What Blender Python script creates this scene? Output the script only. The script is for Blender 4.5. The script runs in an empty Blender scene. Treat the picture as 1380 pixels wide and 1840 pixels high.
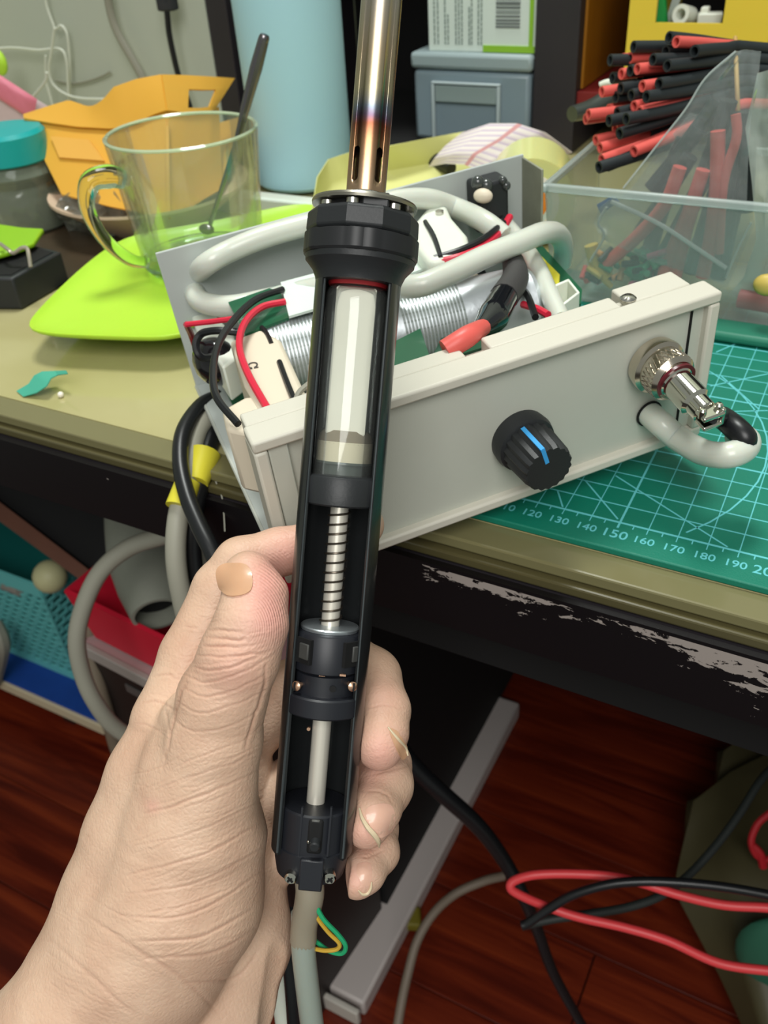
import bpy, bmesh, math, random
import numpy as np
from mathutils import Matrix, Vector

# ---------------------------------------------------------------- camera, world, lights
# All lengths below are centimetres in a frame fixed to the desk (x along the desk edge, y away, z up);
# meshes are written in metres (factor S).
S = 0.01
F, PITCH, ROLL, YAW = 1600.0, .6388, .0735, -.5297
CAM = np.array([20.26, -25.24, 19.37])
def _axes():
    cy, sy = math.cos(YAW), math.sin(YAW)
    fwd = np.array([sy*math.cos(PITCH), cy*math.cos(PITCH), -math.sin(PITCH)])
    right = np.array([cy, -sy, 0.0]); down = -np.cross(right, fwd)
    c, s = math.cos(ROLL), math.sin(ROLL)
    return np.array([c*right+s*down, -s*right+c*down, fwd])
AX = _axes()
SC = bpy.context.scene
COL = SC.collection
camd = bpy.data.cameras.new('camera'); cam = bpy.data.objects.new('camera', camd); COL.objects.link(cam)
mw = np.eye(4); mw[:3, 0] = AX[0]; mw[:3, 1] = -AX[1]; mw[:3, 2] = -AX[2]; mw[:3, 3] = CAM*S
cam.matrix_world = Matrix(mw.tolist())
camd.sensor_fit = 'VERTICAL'; camd.sensor_height = 24.0; camd.lens = 24.0*F/1840.0
camd.clip_start = 0.005; camd.clip_end = 20
camd.dof.use_dof = True; camd.dof.focus_distance = 0.245; camd.dof.aperture_fstop = 17.0
SC.camera = cam
SC.view_settings.view_transform = 'Standard'; SC.view_settings.look = 'None'
SC.view_settings.gamma = 1.0; SC.view_settings.exposure = 0.0
SC.view_settings.use_curve_mapping = False

world = bpy.data.worlds.new('room_light'); SC.world = world; world.use_nodes = True
bg = world.node_tree.nodes['Background']; bg.inputs[0].default_value = (0.80, 0.86, 0.80, 1); bg.inputs[1].default_value = 0.34
def area(name, loc, target, size, power, color=(1, 1, 1), sy=None):
    l = bpy.data.lights.new(name, 'AREA'); l.energy = power; l.color = color; l.size = size
    if sy: l.shape = 'RECTANGLE'; l.size_y = sy
    o = bpy.data.objects.new(name, l); COL.objects.link(o)
    o.location = Vector(loc)*S
    o.rotation_euler = (Vector(target)-Vector(loc)).to_track_quat('-Z', 'Y').to_euler()
    return o
area('ceiling_lamp', (-15, 35, 150), (0, 8, 0), 0.35, 17.0, (0.97, 1.0, 0.95))
area('room_lamp', (60, -110, 120), (5, 0, 5), 0.9, 21.0, (1.0, 0.99, 0.96))

# ---------------------------------------------------------------- geometry helpers
V = lambda *a: np.array(a, float)
def ray(u, v): return AX.T@np.array([(u-690)/F, (v-920)/F, 1.0])
def dp(u, v, d): return CAM+ray(u, v)*d            # point at distance d along the view axis
def az(u, v, z): r = ray(u, v); return CAM+r*((z-CAM[2])/r[2])
def ay(u, v, y): r = ray(u, v); return CAM+r*((y-CAM[1])/r[1])
def axx(u, v, x): r = ray(u, v); return CAM+r*((x-CAM[0])/r[0])
# case frame: a along its front, b inwards, c up
CO = V(6.179, -7.785, .203)
def _rot(a, b, c):
    ca, sa, cb, sb, cc, sc = math.cos(a), math.sin(a), math.cos(b), math.sin(b), math.cos(c), math.sin(c)
    return np.array([[ca, -sa, 0], [sa, ca, 0], [0, 0, 1]])@np.array([[cb, 0, sb], [0, 1, 0], [-sb, 0, cb]])@np.array([[1, 0, 0], [0, cc, -sc], [0, sc, cc]])
CM = _rot(.864, -.078, .067)
def cl(a, b, c): return CO+CM@V(a, b, c)
def cu(u, v, c):
    d = CM.T@ray(u, v); o = CM.T@(CAM-CO); return cl(*(o+d*(c-o[2])/d[2]))
def cf(u, v, b=0):
    d = CM.T@ray(u, v); o = CM.T@(CAM-CO); return cl(*(o+d*(b-o[1])/d[1]))
ca_, cb_, cc_ = CM[:, 0], CM[:, 1], CM[:, 2]

def unit(a): a = np.asarray(a, float); return a/np.linalg.norm(a)
def perp(a):
    a = unit(a); r = V(0, 0, 1) if abs(a[2]) < .9 else V(1, 0, 0)
    x = unit(np.cross(r, a)); return x, np.cross(a, x)
class MB:
    def __init__(s): s.v = []; s.f = []; s.n = 0
    def add(s, vs, fs):
        s.v.append(np.asarray(vs, float)); s.f += [tuple(i+s.n for i in f) for f in fs]; s.n += len(vs); return s
    def hexa(s, p):                                  # p: 8 corners, bottom ring then top ring
        return s.add(p, [(0, 3, 2, 1), (4, 5, 6, 7), (0, 1, 5, 4), (1, 2, 6, 5), (2, 3, 7, 6), (3, 0, 4, 7)])
    def box(s, o, ex, ey, ez):
        o, ex, ey, ez = map(np.asarray, (o, ex, ey, ez))
        return s.hexa([o, o+ex, o+ex+ey, o+ey, o+ez, o+ex+ez, o+ex+ey+ez, o+ey+ez])
    def cbox(s, c, ex, ey, ez):
        ex, ey, ez = map(np.asarray, (ex, ey, ez)); return s.box(np.asarray(c)-(ex+ey+ez)/2, ex, ey, ez)
    def aabox(s, x0, x1, y0, y1, z0, z1): return s.box(V(x0, y0, z0), V(x1-x0, 0, 0), V(0, y1-y0, 0), V(0, 0, z1-z0))
    def prism(s, pts, vec):
        n = len(pts); p = [np.asarray(q, float) for q in pts]; vec = np.asarray(vec, float)
        return s.add(p+[q+vec for q in p], [tuple(range(n))[::-1], tuple(range(n, 2*n))]+[(i, (i+1) % n, n+(i+1) % n, n+i) for i in range(n)])
    def lathe(s, o, axis, prof, n=32, ref=None, a0=0, a1=None, cap=True):
        o = np.asarray(o, float); A = unit(axis)
        if ref is None: X, Y = perp(A)
        else: X = unit(np.asarray(ref)-A*np.dot(ref, A)); Y = np.cross(A, X)
        full = a1 is None; m = n if full else n+1
        an = [a0+(2*math.pi*i/n if full else (a1-a0)*i/n) for i in range(m)]
        vs = []; fs = []
        for t, r in prof:
            for a in an: vs.append(o+A*t+(X*math.cos(a)+Y*math.sin(a))*r)
        for k in range(len(prof)-1):
            for i in range(n):
                j = (i+1) % m; fs.append((k*m+i, k*m+j, (k+1)*m+j, (k+1)*m+i))
        if full and cap:
            if prof[0][1] > 1e-6: fs.append(tuple(range(m))[::-1])
            if prof[-1][1] > 1e-6: fs.append(tuple((len(prof)-1)*m+i for i in range(m)))
        return s.add(vs, fs)
    def ring(s, o, axis, prof, n=32, ref=None, a0=0, a1=None):   # closed profile (hollow body)
        o = np.asarray(o, float); A = unit(axis)
        if ref is None: X, Y = perp(A)
        else: X = unit(np.asarray(ref)-A*np.dot(ref, A)); Y = np.cross(A, X)
        full = a1 is None; m = n if full else n+1; q = len(prof)
        an = [a0+(2*math.pi*i/n if full else (a1-a0)*i/n) for i in range(m)]
        vs = [o+A*t+(X*math.cos(a)+Y*math.sin(a))*r for t, r in prof for a in an]; fs = []
        for k in range(q):
            for i in range(n):
                j = (i+1) % m; k2 = (k+1) % q; fs.append((k*m+i, k*m+j, k2*m+j, k2*m+i))
        if not full:
            fs.append(tuple(k*m for k in range(q))[::-1]); fs.append(tuple(k*m+m-1 for k in range(q)))
        return s.add(vs, fs)
    def tube(s, path, r, n=10, sub=6, cap=True, flat=None):
        P = [np.asarray(p, float) for p in path]; R = [r]*len(P) if np.isscalar(r) else list(r)
        if sub > 1 and len(P) > 2:
            Q = []; RR = []
            E = [2*P[0]-P[1]]+P+[2*P[-1]-P[-2]]
            for i in range(1, len(E)-2):
                for k in range(sub):
                    t = k/sub; a, b, c, d = E[i-1:i+3]
                    Q.append(.5*(2*b+(c-a)*t+(2*a-5*b+4*c-d)*t*t+(3*b-a-3*c+d)*t**3)); RR.append(R[i-1]*(1-t)+R[i]*t)
            Q.append(P[-1]); RR.append(R[-1]); P, R = Q, RR
        P = np.array(P); T = np.gradient(P, axis=0); T /= np.linalg.norm(T, axis=1)[:, None]+1e-12
        X, _ = perp(T[0]); vs = []
        for p, t, rr in zip(P, T, R):
            X = X-t*np.dot(X, t); X = unit(X); Y = np.cross(t, X)
            for i in range(n):
                a = 2*math.pi*i/n; vs.append(p+(X*math.cos(a)+Y*math.sin(a))*rr)
        fs = [(k*n+i, k*n+(i+1) % n, (k+1)*n+(i+1) % n, (k+1)*n+i) for k in range(len(P)-1) for i in range(n)]
        if cap: fs += [tuple(range(n))[::-1], tuple((len(P)-1)*n+i for i in range(n))]
        return s.add(vs, fs)
    def ball(s, c, rx, ry=None, rz=None, n=16, m=10, X=None, Y=None, Z=None):
        ry = ry or rx; rz = rz or rx
        X = V(1, 0, 0) if X is None else X; Y = V(0, 1, 0) if Y is None else Y; Z = V(0, 0, 1) if Z is None else Z
        c = np.asarray(c, float); vs = [c-Z*rz]; fs = []
        for k in range(1, m):
            p = -math.pi/2+math.pi*k/m
            for i in range(n):
                a = 2*math.pi*i/n; vs.append(c+X*rx*math.cos(p)*math.cos(a)+Y*ry*math.cos(p)*math.sin(a)+Z*rz*math.sin(p))
        vs.append(c+Z*rz); L = len(vs)-1
        for i in range(n): fs.append((0, 1+(i+1) % n, 1+i)); fs.append((L, L-n+i, L-n+(i+1) % n))
        for k in range(m-2):
            for i in range(n): fs.append((1+k*n+i, 1+k*n+(i+1) % n, 1+(k+1)*n+(i+1) % n, 1+(k+1)*n+i))
        return s.add(vs, fs)
    def sheet(s, grid, th):                          # grid [m][n] of points, thickness along the local normal
        G = np.array(grid, float); m, n = G.shape[:2]
        du = np.gradient(G, axis=0); dv = np.gradient(G, axis=1); N = np.cross(du, dv); N /= np.linalg.norm(N, axis=2)[..., None]+1e-12
        vs = np.concatenate([(G+N*th/2).reshape(-1, 3), (G-N*th/2).reshape(-1, 3)]); q = m*n; fs = []
        for i in range(m-1):
            for j in range(n-1):
                a = i*n+j; fs.append((a, a+n, a+n+1, a+1)); fs.append((q+a, q+a+1, q+a+n+1, q+a+n))
        B = [j for j in range(n)]+[i*n+n-1 for i in range(1, m)]+[(m-1)*n+j for j in range(n-2, -1, -1)]+[i*n for i in range(m-2, 0, -1)]
        for a, b in zip(B, B[1:]+B[:1]): fs.append((a, b, q+b, q+a))
        return s.add(vs, fs)

ORG = {}
def _link(o, parent):
    COL.objects.link(o)
    if parent is not None: o.parent = parent
def obj(name, mb, m, parent=None, smooth=True, bevel=0, sub=0, seg=2, angle=35):
    """link everything in mb as ONE mesh object"""
    v = np.concatenate(mb.v)
    if parent is None: org = np.array([(v[:, 0].min()+v[:, 0].max())/2, (v[:, 1].min()+v[:, 1].max())/2, v[:, 2].min()])
    else: org = ORG[parent.name]
    me = bpy.data.meshes.new(name); me.from_pydata(((v-org)*S).tolist(), [], mb.f)
    bm = bmesh.new(); bm.from_mesh(me); bmesh.ops.recalc_face_normals(bm, faces=bm.faces); bm.to_mesh(me); bm.free()
    me.materials.append(m)
    if smooth:
        me.polygons.foreach_set('use_smooth', [True]*len(me.polygons)); me.set_sharp_from_angle(angle=math.radians(angle))
    o = bpy.data.objects.new(name, me); _link(o, parent)
    if parent is None: o.location = Vector(org*S)
    ORG[o.name] = org
    if bevel:
        b = o.modifiers.new('bevel', 'BEVEL'); b.width = bevel*S; b.segments = seg; b.limit_method = 'ANGLE'; b.angle_limit = math.radians(40)
        b.harden_normals = False
    if sub: b = o.modifiers.new('sub', 'SUBSURF'); b.levels = sub; b.render_levels = sub
    return o
def thing(name, label, cat, base, group=None):
    o = bpy.data.objects.new(name, None); COL.objects.link(o); o.empty_display_size = .01
    o.location = Vector(np.asarray(base, float)*S); ORG[o.name] = np.asarray(base, float)
    return tag(o, label, cat, group)
def tag(o, label, cat, group=None, kind=None):
    o['label'] = label; o['category'] = cat
    if group: o['group'] = group
    if kind: o['kind'] = kind
    return o
def struct(o, label=None):
    o['kind'] = 'structure'
    if label: o['label'] = label
    return o
def lab(o, t): o['label'] = t; return o
def stuff(o): o['kind'] = 'stuff'; return o
MB.obj = lambda s, *a, **k: obj(a[0], s, *a[1:], **k)
def boolcut(o, cutter_mb):
    c = obj('cutter', cutter_mb, o.data.materials[0], None); 
    m = o.modifiers.new('cut', 'BOOLEAN'); m.object = c; m.operation = 'DIFFERENCE'; m.solver = 'EXACT'
    dg = bpy.context.evaluated_depsgraph_get(); dg.update()
    me = bpy.data.meshes.new_from_object(o.evaluated_get(dg)); o.modifiers.remove(m); o.data = me
    bpy.data.objects.remove(c, do_unlink=True)

# ---------------------------------------------------------------- materials
def lin(c):
    return [((x/255.)/12.92 if x/255. <= .04045 else (((x/255.)+.055)/1.055)**2.4) for x in c]
def mat(name, rgb, rough=.5, metal=0, var=0, vs=8, bump=0, bs=60, coat=0, trans=0, ior=1.45, sss=0, spec=.5, emit=0, alpha=1):
    m = bpy.data.materials.new(name); m.use_nodes = True; nt = m.node_tree; b = nt.nodes['Principled BSDF']
    c = lin(rgb)+[1]
    b.inputs['Base Color'].default_value = c; b.inputs['Roughness'].default_value = rough; b.inputs['Metallic'].default_value = metal
    b.inputs['IOR'].default_value = ior; b.inputs['Transmission Weight'].default_value = trans; b.inputs['Coat Weight'].default_value = coat
    b.inputs['Coat Roughness'].default_value = .08; b.inputs['Specular IOR Level'].default_value = spec
    b.inputs['Alpha'].default_value = alpha
    if sss: b.inputs['Subsurface Weight'].default_value = sss; b.inputs['Subsurface Scale'].default_value = .004; b.inputs['Subsurface Radius'].default_value = (1, .5, .3)
    if emit: b.inputs['Emission Color'].default_value = c; b.inputs['Emission Strength'].default_value = emit
    tc = nt.nodes.new('ShaderNodeTexCoord')
    if var:
        n = nt.nodes.new('ShaderNodeTexNoise'); n.inputs['Scale'].default_value = vs*10; n.inputs['Detail'].default_value = 5
        nt.links.new(tc.outputs['Object'], n.inputs['Vector'])
        mx = nt.nodes.new('ShaderNodeMix'); mx.data_type = 'RGBA'
        mx.inputs[6].default_value = [x*(1-var) for x in c[:3]]+[1]; mx.inputs[7].default_value = [min(1, x*(1+var)) for x in c[:3]]+[1]
        nt.links.new(n.outputs['Fac'], mx.inputs[0]); nt.links.new(mx.outputs[2], b.inputs['Base Color'])
    if bump:
        n2 = nt.nodes.new('ShaderNodeTexNoise'); n2.inputs['Scale'].default_value = bs*10; n2.inputs['Detail'].default_value = 4
        nt.links.new(tc.outputs['Object'], n2.inputs['Vector'])
        bp = nt.nodes.new('ShaderNodeBump'); bp.inputs['Strength'].default_value = bump; bp.inputs['Distance'].default_value = .001
        nt.links.new(n2.outputs['Fac'], bp.inputs['Height']); nt.links.new(bp.outputs[0], b.inputs['Normal'])
    return m
def film(name, rgb, opac=.25, rough=.12, bump=0, bs=20, spec=.5):
    """thin clear plastic: see-through base with a glossy, slightly milky skin"""
    m = bpy.data.materials.new(name); m.use_nodes = True; nt = m.node_tree; b = nt.nodes['Principled BSDF']; out = nt.nodes['Material Output']
    b.inputs['Base Color'].default_value = lin(rgb)+[1]; b.inputs['Roughness'].default_value = rough; b.inputs['Specular IOR Level'].default_value = spec
    t = nt.nodes.new('ShaderNodeBsdfTransparent'); t.inputs[0].default_value = (.95, .97, .96, 1)
    g = nt.nodes.new('ShaderNodeBsdfGlossy'); g.inputs['Roughness'].default_value = rough
    fr = nt.nodes.new('ShaderNodeLayerWeight'); fr.inputs[0].default_value = .35
    a = nt.nodes.new('ShaderNodeMixShader'); a.inputs[0].default_value = opac
    nt.links.new(t.outputs[0], a.inputs[1]); nt.links.new(b.outputs[0], a.inputs[2])
    s2 = nt.nodes.new('ShaderNodeMixShader'); mm = nt.nodes.new('ShaderNodeMath'); mm.operation = 'MULTIPLY'; mm.inputs[1].default_value = .55
    nt.links.new(fr.outputs['Fresnel'], mm.inputs[0]); nt.links.new(mm.outputs[0], s2.inputs[0])
    nt.links.new(a.outputs[0], s2.inputs[1]); nt.links.new(g.outputs[0], s2.inputs[2]); nt.links.new(s2.outputs[0], out.inputs[0])
    if bump:
        tc = nt.nodes.new('ShaderNodeTexCoord'); n2 = nt.nodes.new('ShaderNodeTexNoise'); n2.inputs['Scale'].default_value = bs*10
        nt.links.new(tc.outputs['Object'], n2.inputs['Vector'])
        bp = nt.nodes.new('ShaderNodeBump'); bp.inputs['Strength'].default_value = bump; bp.inputs['Distance'].default_value = .003
        nt.links.new(n2.outputs['Fac'], bp.inputs['Height']); nt.links.new(bp.outputs[0], g.inputs['Normal']); nt.links.new(bp.outputs[0], b.inputs['Normal'])
    return m
class NT:
    """small node helper"""
    def __init__(s, m): s.nt = m.node_tree; s.b = s.nt.nodes['Principled BSDF']; s.tc = s.nt.nodes.new('ShaderNodeTexCoord').outputs['Object']
    def n(s, t, ins=None, **kw):
        x = s.nt.nodes.new('ShaderNode'+t)
        for k, v in kw.items(): setattr(x, k, v)
        for k, v in (ins or {}).items():
            if isinstance(v, bpy.types.NodeSocket): s.nt.links.new(v, x.inputs[k])
            else: x.inputs[k].default_value = v
        return x
    def l(s, a, b): s.nt.links.new(a, b)
    def ramp(s, fac, stops, interp='LINEAR'):
        r = s.nt.nodes.new('ShaderNodeValToRGB'); e = r.color_ramp; e.interpolation = interp
        while len(e.elements) < len(stops): e.elements.new(.5)
        for q, (p, c) in zip(e.elements, stops): q.position = p; q.color = list(c)+[1] if len(c) == 3 else c
        s.nt.links.new(fac, r.inputs[0]); return r.outputs[0]

M = {}
M['black'] = mat('black_plastic', (36, 38, 40), .46, bump=.05, bs=120)
M['blackprint'] = mat('black_printed_plastic', (29, 31, 37), .42, var=.15)
M['blackshell'] = mat('black_gloss_shell', (30, 32, 33), .3, coat=.3)
M['blackrub'] = mat('black_rubber', (32, 33, 35), .45)
M['cableblk'] = mat('black_cable', (24, 25, 27), .35)
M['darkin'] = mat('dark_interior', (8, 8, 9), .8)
M['steel'] = mat('steel', (200, 196, 188), .22, 1)
M['chrome'] = mat('chrome', (215, 212, 200), .1, 1)
M['nickel'] = mat('nickel', (205, 195, 180), .18, 1)
M['copper'] = mat('copper_screw', (225, 180, 150), .3, .9)
M['wire'] = mat('spring_wire', (92, 84, 74), .35, .8)
M['rod'] = mat('satin_rod', (232, 226, 212), .32, .45)
M['zinc'] = mat('zinc_washer', (200, 208, 212), .35, .85)
M['white'] = mat('white_filter', (248, 240, 226), .8, var=.06, vs=6)
M['creampl'] = mat('cream_ring', (226, 212, 186), .6, var=.08)
M['redsil'] = mat('red_silicone', (170, 40, 45), .4)
M['glass'] = mat('clear_glass', (250, 252, 250), .02, trans=1, ior=1.35)
M['thinglass'] = film('clear_tube_glass', (225, 230, 225), .04, .05)
M['mugglass'] = mat('mug_glass', (228, 246, 228), .03, trans=1, ior=1.3)
M['cupglass'] = film('cup_glass', (214, 236, 214), .07, .04)
M['beige'] = mat('beige_abs', (206, 202, 188), .45, bump=.04, bs=200)
M['panel'] = mat('grey_panel', (190, 192, 180), .5, var=.03, bump=.05, bs=250)
M['sheet'] = mat('galvanised_sheet', (184, 190, 186), .42, 0, var=.05, vs=3)
M['sheetedge'] = mat('sheet_edge', (205, 208, 200), .4, .3)
M['silicone'] = mat('milky_silicone', (208, 212, 200), .28, sss=.3, coat=.2)
M['hosegrey'] = mat('grey_hose', (150, 160, 150), .35, sss=.2, coat=.2)
M['redwire'] = mat('red_wire', (212, 42, 66), .35)
M['redshrink'] = mat('red_shrink', (222, 96, 88), .4)
M['blkshrink'] = mat('black_shrink', (38, 44, 46), .5)
M['green'] = mat('green_wire', (38, 165, 110), .4)
M['yellow'] = mat('yellow_wire', (205, 165, 60), .4)
M['pcb'] = mat('pcb_green', (28, 92, 62), .3, coat=.4, var=.15)
M['pcbedge'] = mat('pcb_dark', (20, 58, 40), .5)
M['silver'] = mat('foil', (214, 220, 224), .34, .55, bump=.12, bs=30)
M['coil'] = film('clear_coil', (225, 230, 222), .3, .2)
M['whitepl'] = mat('white_plastic', (232, 236, 222), .35, sss=.1)
M['ivory'] = mat('ivory_plastic', (222, 210, 188), .5)
M['ytape'] = mat('yellow_tape', (215, 205, 60), .35)
M['orange'] = mat('orange_plastic', (214, 160, 58), .45, sss=.1)
M['yelbask'] = mat('yellow_plastic', (230, 202, 66), .45, sss=.1)
M['lime'] = mat('lime_plastic', (180, 224, 62), .4, sss=.15, bump=.25, bs=7)
M['lightblue'] = mat('pale_blue_plastic', (166, 208, 222), .55)
M['teal'] = mat('teal_lid', (20, 160, 160), .35)
M['pinkpl'] = mat('pinkish_plate', (222, 196, 170), .4)
M['paperyel'] = mat('yellow_paper', (214, 214, 140), .7)
M['blackwood'] = mat('black_laminate', (44, 40, 44), .5, var=.2, vs=3)
M['wall'] = mat('pale_wall', (178, 184, 170), .8, var=.04, vs=1)
M['greybox'] = film('smoky_box_plastic', (150, 170, 180), .72, .35)
M['boxdark'] = mat('box_contents', (96, 112, 122), .7)
M['tub'] = film('clear_tub_plastic', (226, 236, 230), .15, .15)
M['tubrim'] = film('clear_tub_rim', (220, 232, 228), .42, .25)
M['bag'] = film('polythene', (226, 234, 232), .14, .1, bump=.9, bs=6)
M['bagseam'] = film('polythene_seam', (215, 222, 220), .5, .15)
M['tape'] = mat('tape_roll', (225, 225, 150), .25, sss=.2, coat=.4)
M['redbox'] = mat('red_tray', (200, 28, 52), .5)
M['cone'] = mat('grey_nozzle', (132, 134, 122), .6, var=.1)
M['greycable'] = mat('grey_cable', (150, 148, 134), .55)
M['bluetop'] = mat('blue_shelf_cover', (24, 66, 150), .6, var=.15)
M['cream'] = mat('cream_edge', (205, 190, 160), .6)
M['tealbask'] = mat('teal_basket_plastic', (110, 200, 198), .5)
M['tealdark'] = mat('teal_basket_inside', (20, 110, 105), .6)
M['brown'] = mat('brown_board', (92, 52, 34), .6, var=.3, vs=2)
M['dark'] = mat('dark_case', (32, 24, 22), .5)
M['pinkgrey'] = mat('pinkish_grey_top', (170, 140, 140), .5)
M['skin_nail'] = mat('nail', (206, 158, 124), .34, coat=.25, sss=.15, var=.08, vs=20)
M['spoon'] = mat('spoon_steel', (130, 125, 128), .25, 1)
M['blueline'] = mat('blue_pointer', (60, 160, 225), .4)
M['matgreen'] = mat('cutting_mat_green', (10, 118, 96), .5, var=.08, vs=4, bump=.15, bs=150)
M['matline'] = mat('mat_print', (100, 195, 200), .6)
M['glue'] = mat('hot_glue', (60, 64, 62), .1, coat=.6)
M['label'] = mat('white_label', (215, 228, 218), .6)
M['ink'] = mat('grey_print', (140, 154, 148), .7)
M['limebox'] = mat('lime_print', (140, 190, 50), .6)
M['pink'] = mat('pink_bag_plastic', (215, 120, 140), .4)
M['pinkpale'] = mat('pale_pink_bag', (200, 180, 182), .4)
M['tealscrap'] = mat('teal_paper', (70, 165, 140), .7)
M['redcloth'] = mat('red_print', (190, 30, 40), .6)
M['binbag'] = mat('drab_green_bag', (76, 70, 46), .5, var=.3, vs=1.5)
M['whitebar'] = mat('pale_metal_foot', (196, 186, 182), .45)
M['orangelbl'] = mat('orange_label', (240, 140, 40), .5)
M['led'] = mat('green_led', (40, 230, 40), .5, emit=1.5)
M['smoke'] = mat('dirty_edge', (138, 140, 122), .6, var=.3, vs=10)
M['purple'] = mat('pink_bits', (190, 40, 110), .4)

def make_floor_mat():
    m = mat('red_wood_laminate', (96, 40, 22), .38); k = NT(m)
    oi = k.nt.nodes.new('ShaderNodeObjectInfo')
    mp = k.n('Mapping', {0: k.tc}); mp.inputs['Scale'].default_value = (1.2, 14, 14)
    ad = k.n('VectorMath', {0: mp.outputs[0], 1: oi.outputs['Location']}, operation='ADD')
    n = k.n('TexNoise', {'Vector': ad.outputs[0], 'Scale': 4.0, 'Detail': 8.0, 'Roughness': .6, 'Distortion': .8})
    c = k.ramp(n.outputs['Fac'], [(.32, lin((78, 20, 8))), (.5, lin((104, 33, 14))), (.68, lin((128, 48, 20)))])
    k.l(c, k.b.inputs['Base Color'])
    bp = k.n('Bump', {'Height': n.outputs['Fac'], 'Strength': .15, 'Distance': .001}); k.l(bp.outputs[0], k.b.inputs['Normal'])
    return m
M['floor'] = make_floor_mat()
def make_olive():
    m = mat('yellowed_glass', (186, 180, 108), .13, spec=.6, coat=.35); k = NT(m)
    n = k.n('TexNoise', {'Vector': k.tc, 'Scale': 9.0, 'Detail': 4.0})
    c = k.ramp(n.outputs['Fac'], [(.3, lin((172, 164, 112))), (.7, lin((190, 182, 136)))]); k.l(c, k.b.inputs['Base Color'])
    return m
M['olive'] = make_olive()
M['oliveedge'] = mat('olive_edge', (84, 78, 50), .25, coat=.3)
def make_apron():
    m = mat('chipped_black_paint', (12, 9, 12), .35); k = NT(m)
    sx = k.n('SeparateXYZ', {0: k.tc})
    mp = k.n('Mapping', {0: k.tc}); mp.inputs['Scale'].default_value = (.55, 1, 1.3)
    n = k.n('TexNoise', {'Vector': mp.outputs[0], 'Scale': 230.0, 'Detail': 10.0, 'Roughness': .66, 'Distortion': .5})
    # paint is worn off near the top edge, in a patch at the left and most of all towards the right end
    h = k.n('MapRange', {0: sx.outputs['Z'], 1: .009, 2: .0272, 3: -.30, 4: .015})
    xm = k.n('MapRange', {0: sx.outputs['X'], 1: .17, 2: .32, 3: 0, 4: 1})
    xr = k.ramp(xm.outputs[0], [(.08, (0, 0, 0)), (.13, (.60, .60, .60)), (.34, (.60, .60, .60)), (.44, (.55, .55, .55)), (.68, (.56, .56, .56)), (.76, (.67, .67, .67)), (1, (.76, .76, .76))])
    xb = k.n('Math', {0: xr, 1: .5}, operation='SUBTRACT'); 
    a2 = k.n('Math', {0: h.outputs[0], 1: xb.outputs[0]}, operation='ADD')
    s = k.n('Math', {0: n.outputs['Fac'], 1: a2.outputs[0]}, operation='ADD')
    g0 = k.n('Math', {0: s.outputs[0], 1: .58}, operation='GREATER_THAN'); g1 = k.n('Math', {0: sx.outputs['Z'], 1: .0275}, operation='LESS_THAN')
    g = k.n('Math', {0: g0.outputs[0], 1: g1.outputs[0]}, operation='MULTIPLY')
    n3 = k.n('TexNoise', {'Vector': k.tc, 'Scale': 150.0, 'Detail': 2.0}); g3 = k.n('Math', {0: n3.outputs['Fac'], 1: .775}, operation='GREATER_THAN')
    mxx = k.n('Math', {0: g.outputs[0], 1: g3.outputs[0]}, operation='MAXIMUM')
    mx = k.n('Mix', {0: mxx.outputs[0], 6: lin((14, 11, 14))+[1], 7: lin((158, 148, 142))+[1]}, data_type='RGBA')
    k.l(mx.outputs[2], k.b.inputs['Base Color'])
    bp = k.n('Bump', {'Height': mxx.outputs[0], 'Strength': .5, 'Distance': -.0004}); k.l(bp.outputs[0], k.b.inputs['Normal'])
    return m
M['apron'] = make_apron()
def make_skin():
    m = mat('skin', (214, 170, 142), .46, sss=.12, spec=.35); k = NT(m)
    n1 = k.n('TexNoise', {'Vector': k.tc, 'Scale': 45.0, 'Detail': 5.0, 'Roughness': .6})
    base = k.ramp(n1.outputs['Fac'], [(.3, lin((198, 160, 136))), (.55, lin((212, 178, 153))), (.75, lin((221, 190, 166)))])
    at = k.n('Attribute', attribute_name='pink'); 
    mx = k.n('Mix', {0: at.outputs['Fac'], 6: base, 7: lin((222, 158, 146))+[1]}, data_type='RGBA')
    cr = k.n('Attribute', attribute_name='crease')
    mx2 = k.n('Mix', {0: cr.outputs['Fac'], 6: mx.outputs[2], 7: lin((176, 128, 108))+[1]}, data_type='RGBA')
    k.l(mx2.outputs[2], k.b.inputs['Base Color'])
    # fine skin wrinkles, fingerprint ridges on the thumb pad
    mp = k.n('Mapping', {0: k.tc}); mp.inputs['Rotation'].default_value = (0, .5, .6); mp.inputs['Scale'].default_value = (1, 1, 3)
    n2 = k.n('TexNoise', {'Vector': mp.outputs[0], 'Scale': 110.0, 'Detail': 6.0, 'Distortion': 1.2})
    n3 = k.n('TexVoronoi', {'Vector': k.tc, 'Scale': 750.0}, feature='DISTANCE_TO_EDGE')
    uv = k.n('Attribute', attribute_name='ridge'); pm = k.n('Attribute', attribute_name='print')
    sn = k.n('Math', {0: uv.outputs['Fac'], 1: 6.28318*1.0}, operation='MULTIPLY'); sn2 = k.n('Math', {0: sn.outputs[0]}, operation='SINE')
    rr = k.n('Math', {0: sn2.outputs[0], 1: pm.outputs['Fac']}, operation='MULTIPLY')
    b1 = k.n('Bump', {'Height': n2.outputs['Fac'], 'Strength': .28, 'Distance': .0006})
    b2 = k.n('Bump', {'Height': n3.outputs[0], 'Strength': .5, 'Distance': .0003, 'Normal': b1.outputs[0]})
    b3 = k.n('Bump', {'Height': rr.outputs[0], 'Strength': .6, 'Distance': .00012, 'Normal': b2.outputs[0]})
    k.l(b3.outputs[0], k.b.inputs['Normal'])
    return m
M['skin'] = make_skin()

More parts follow.
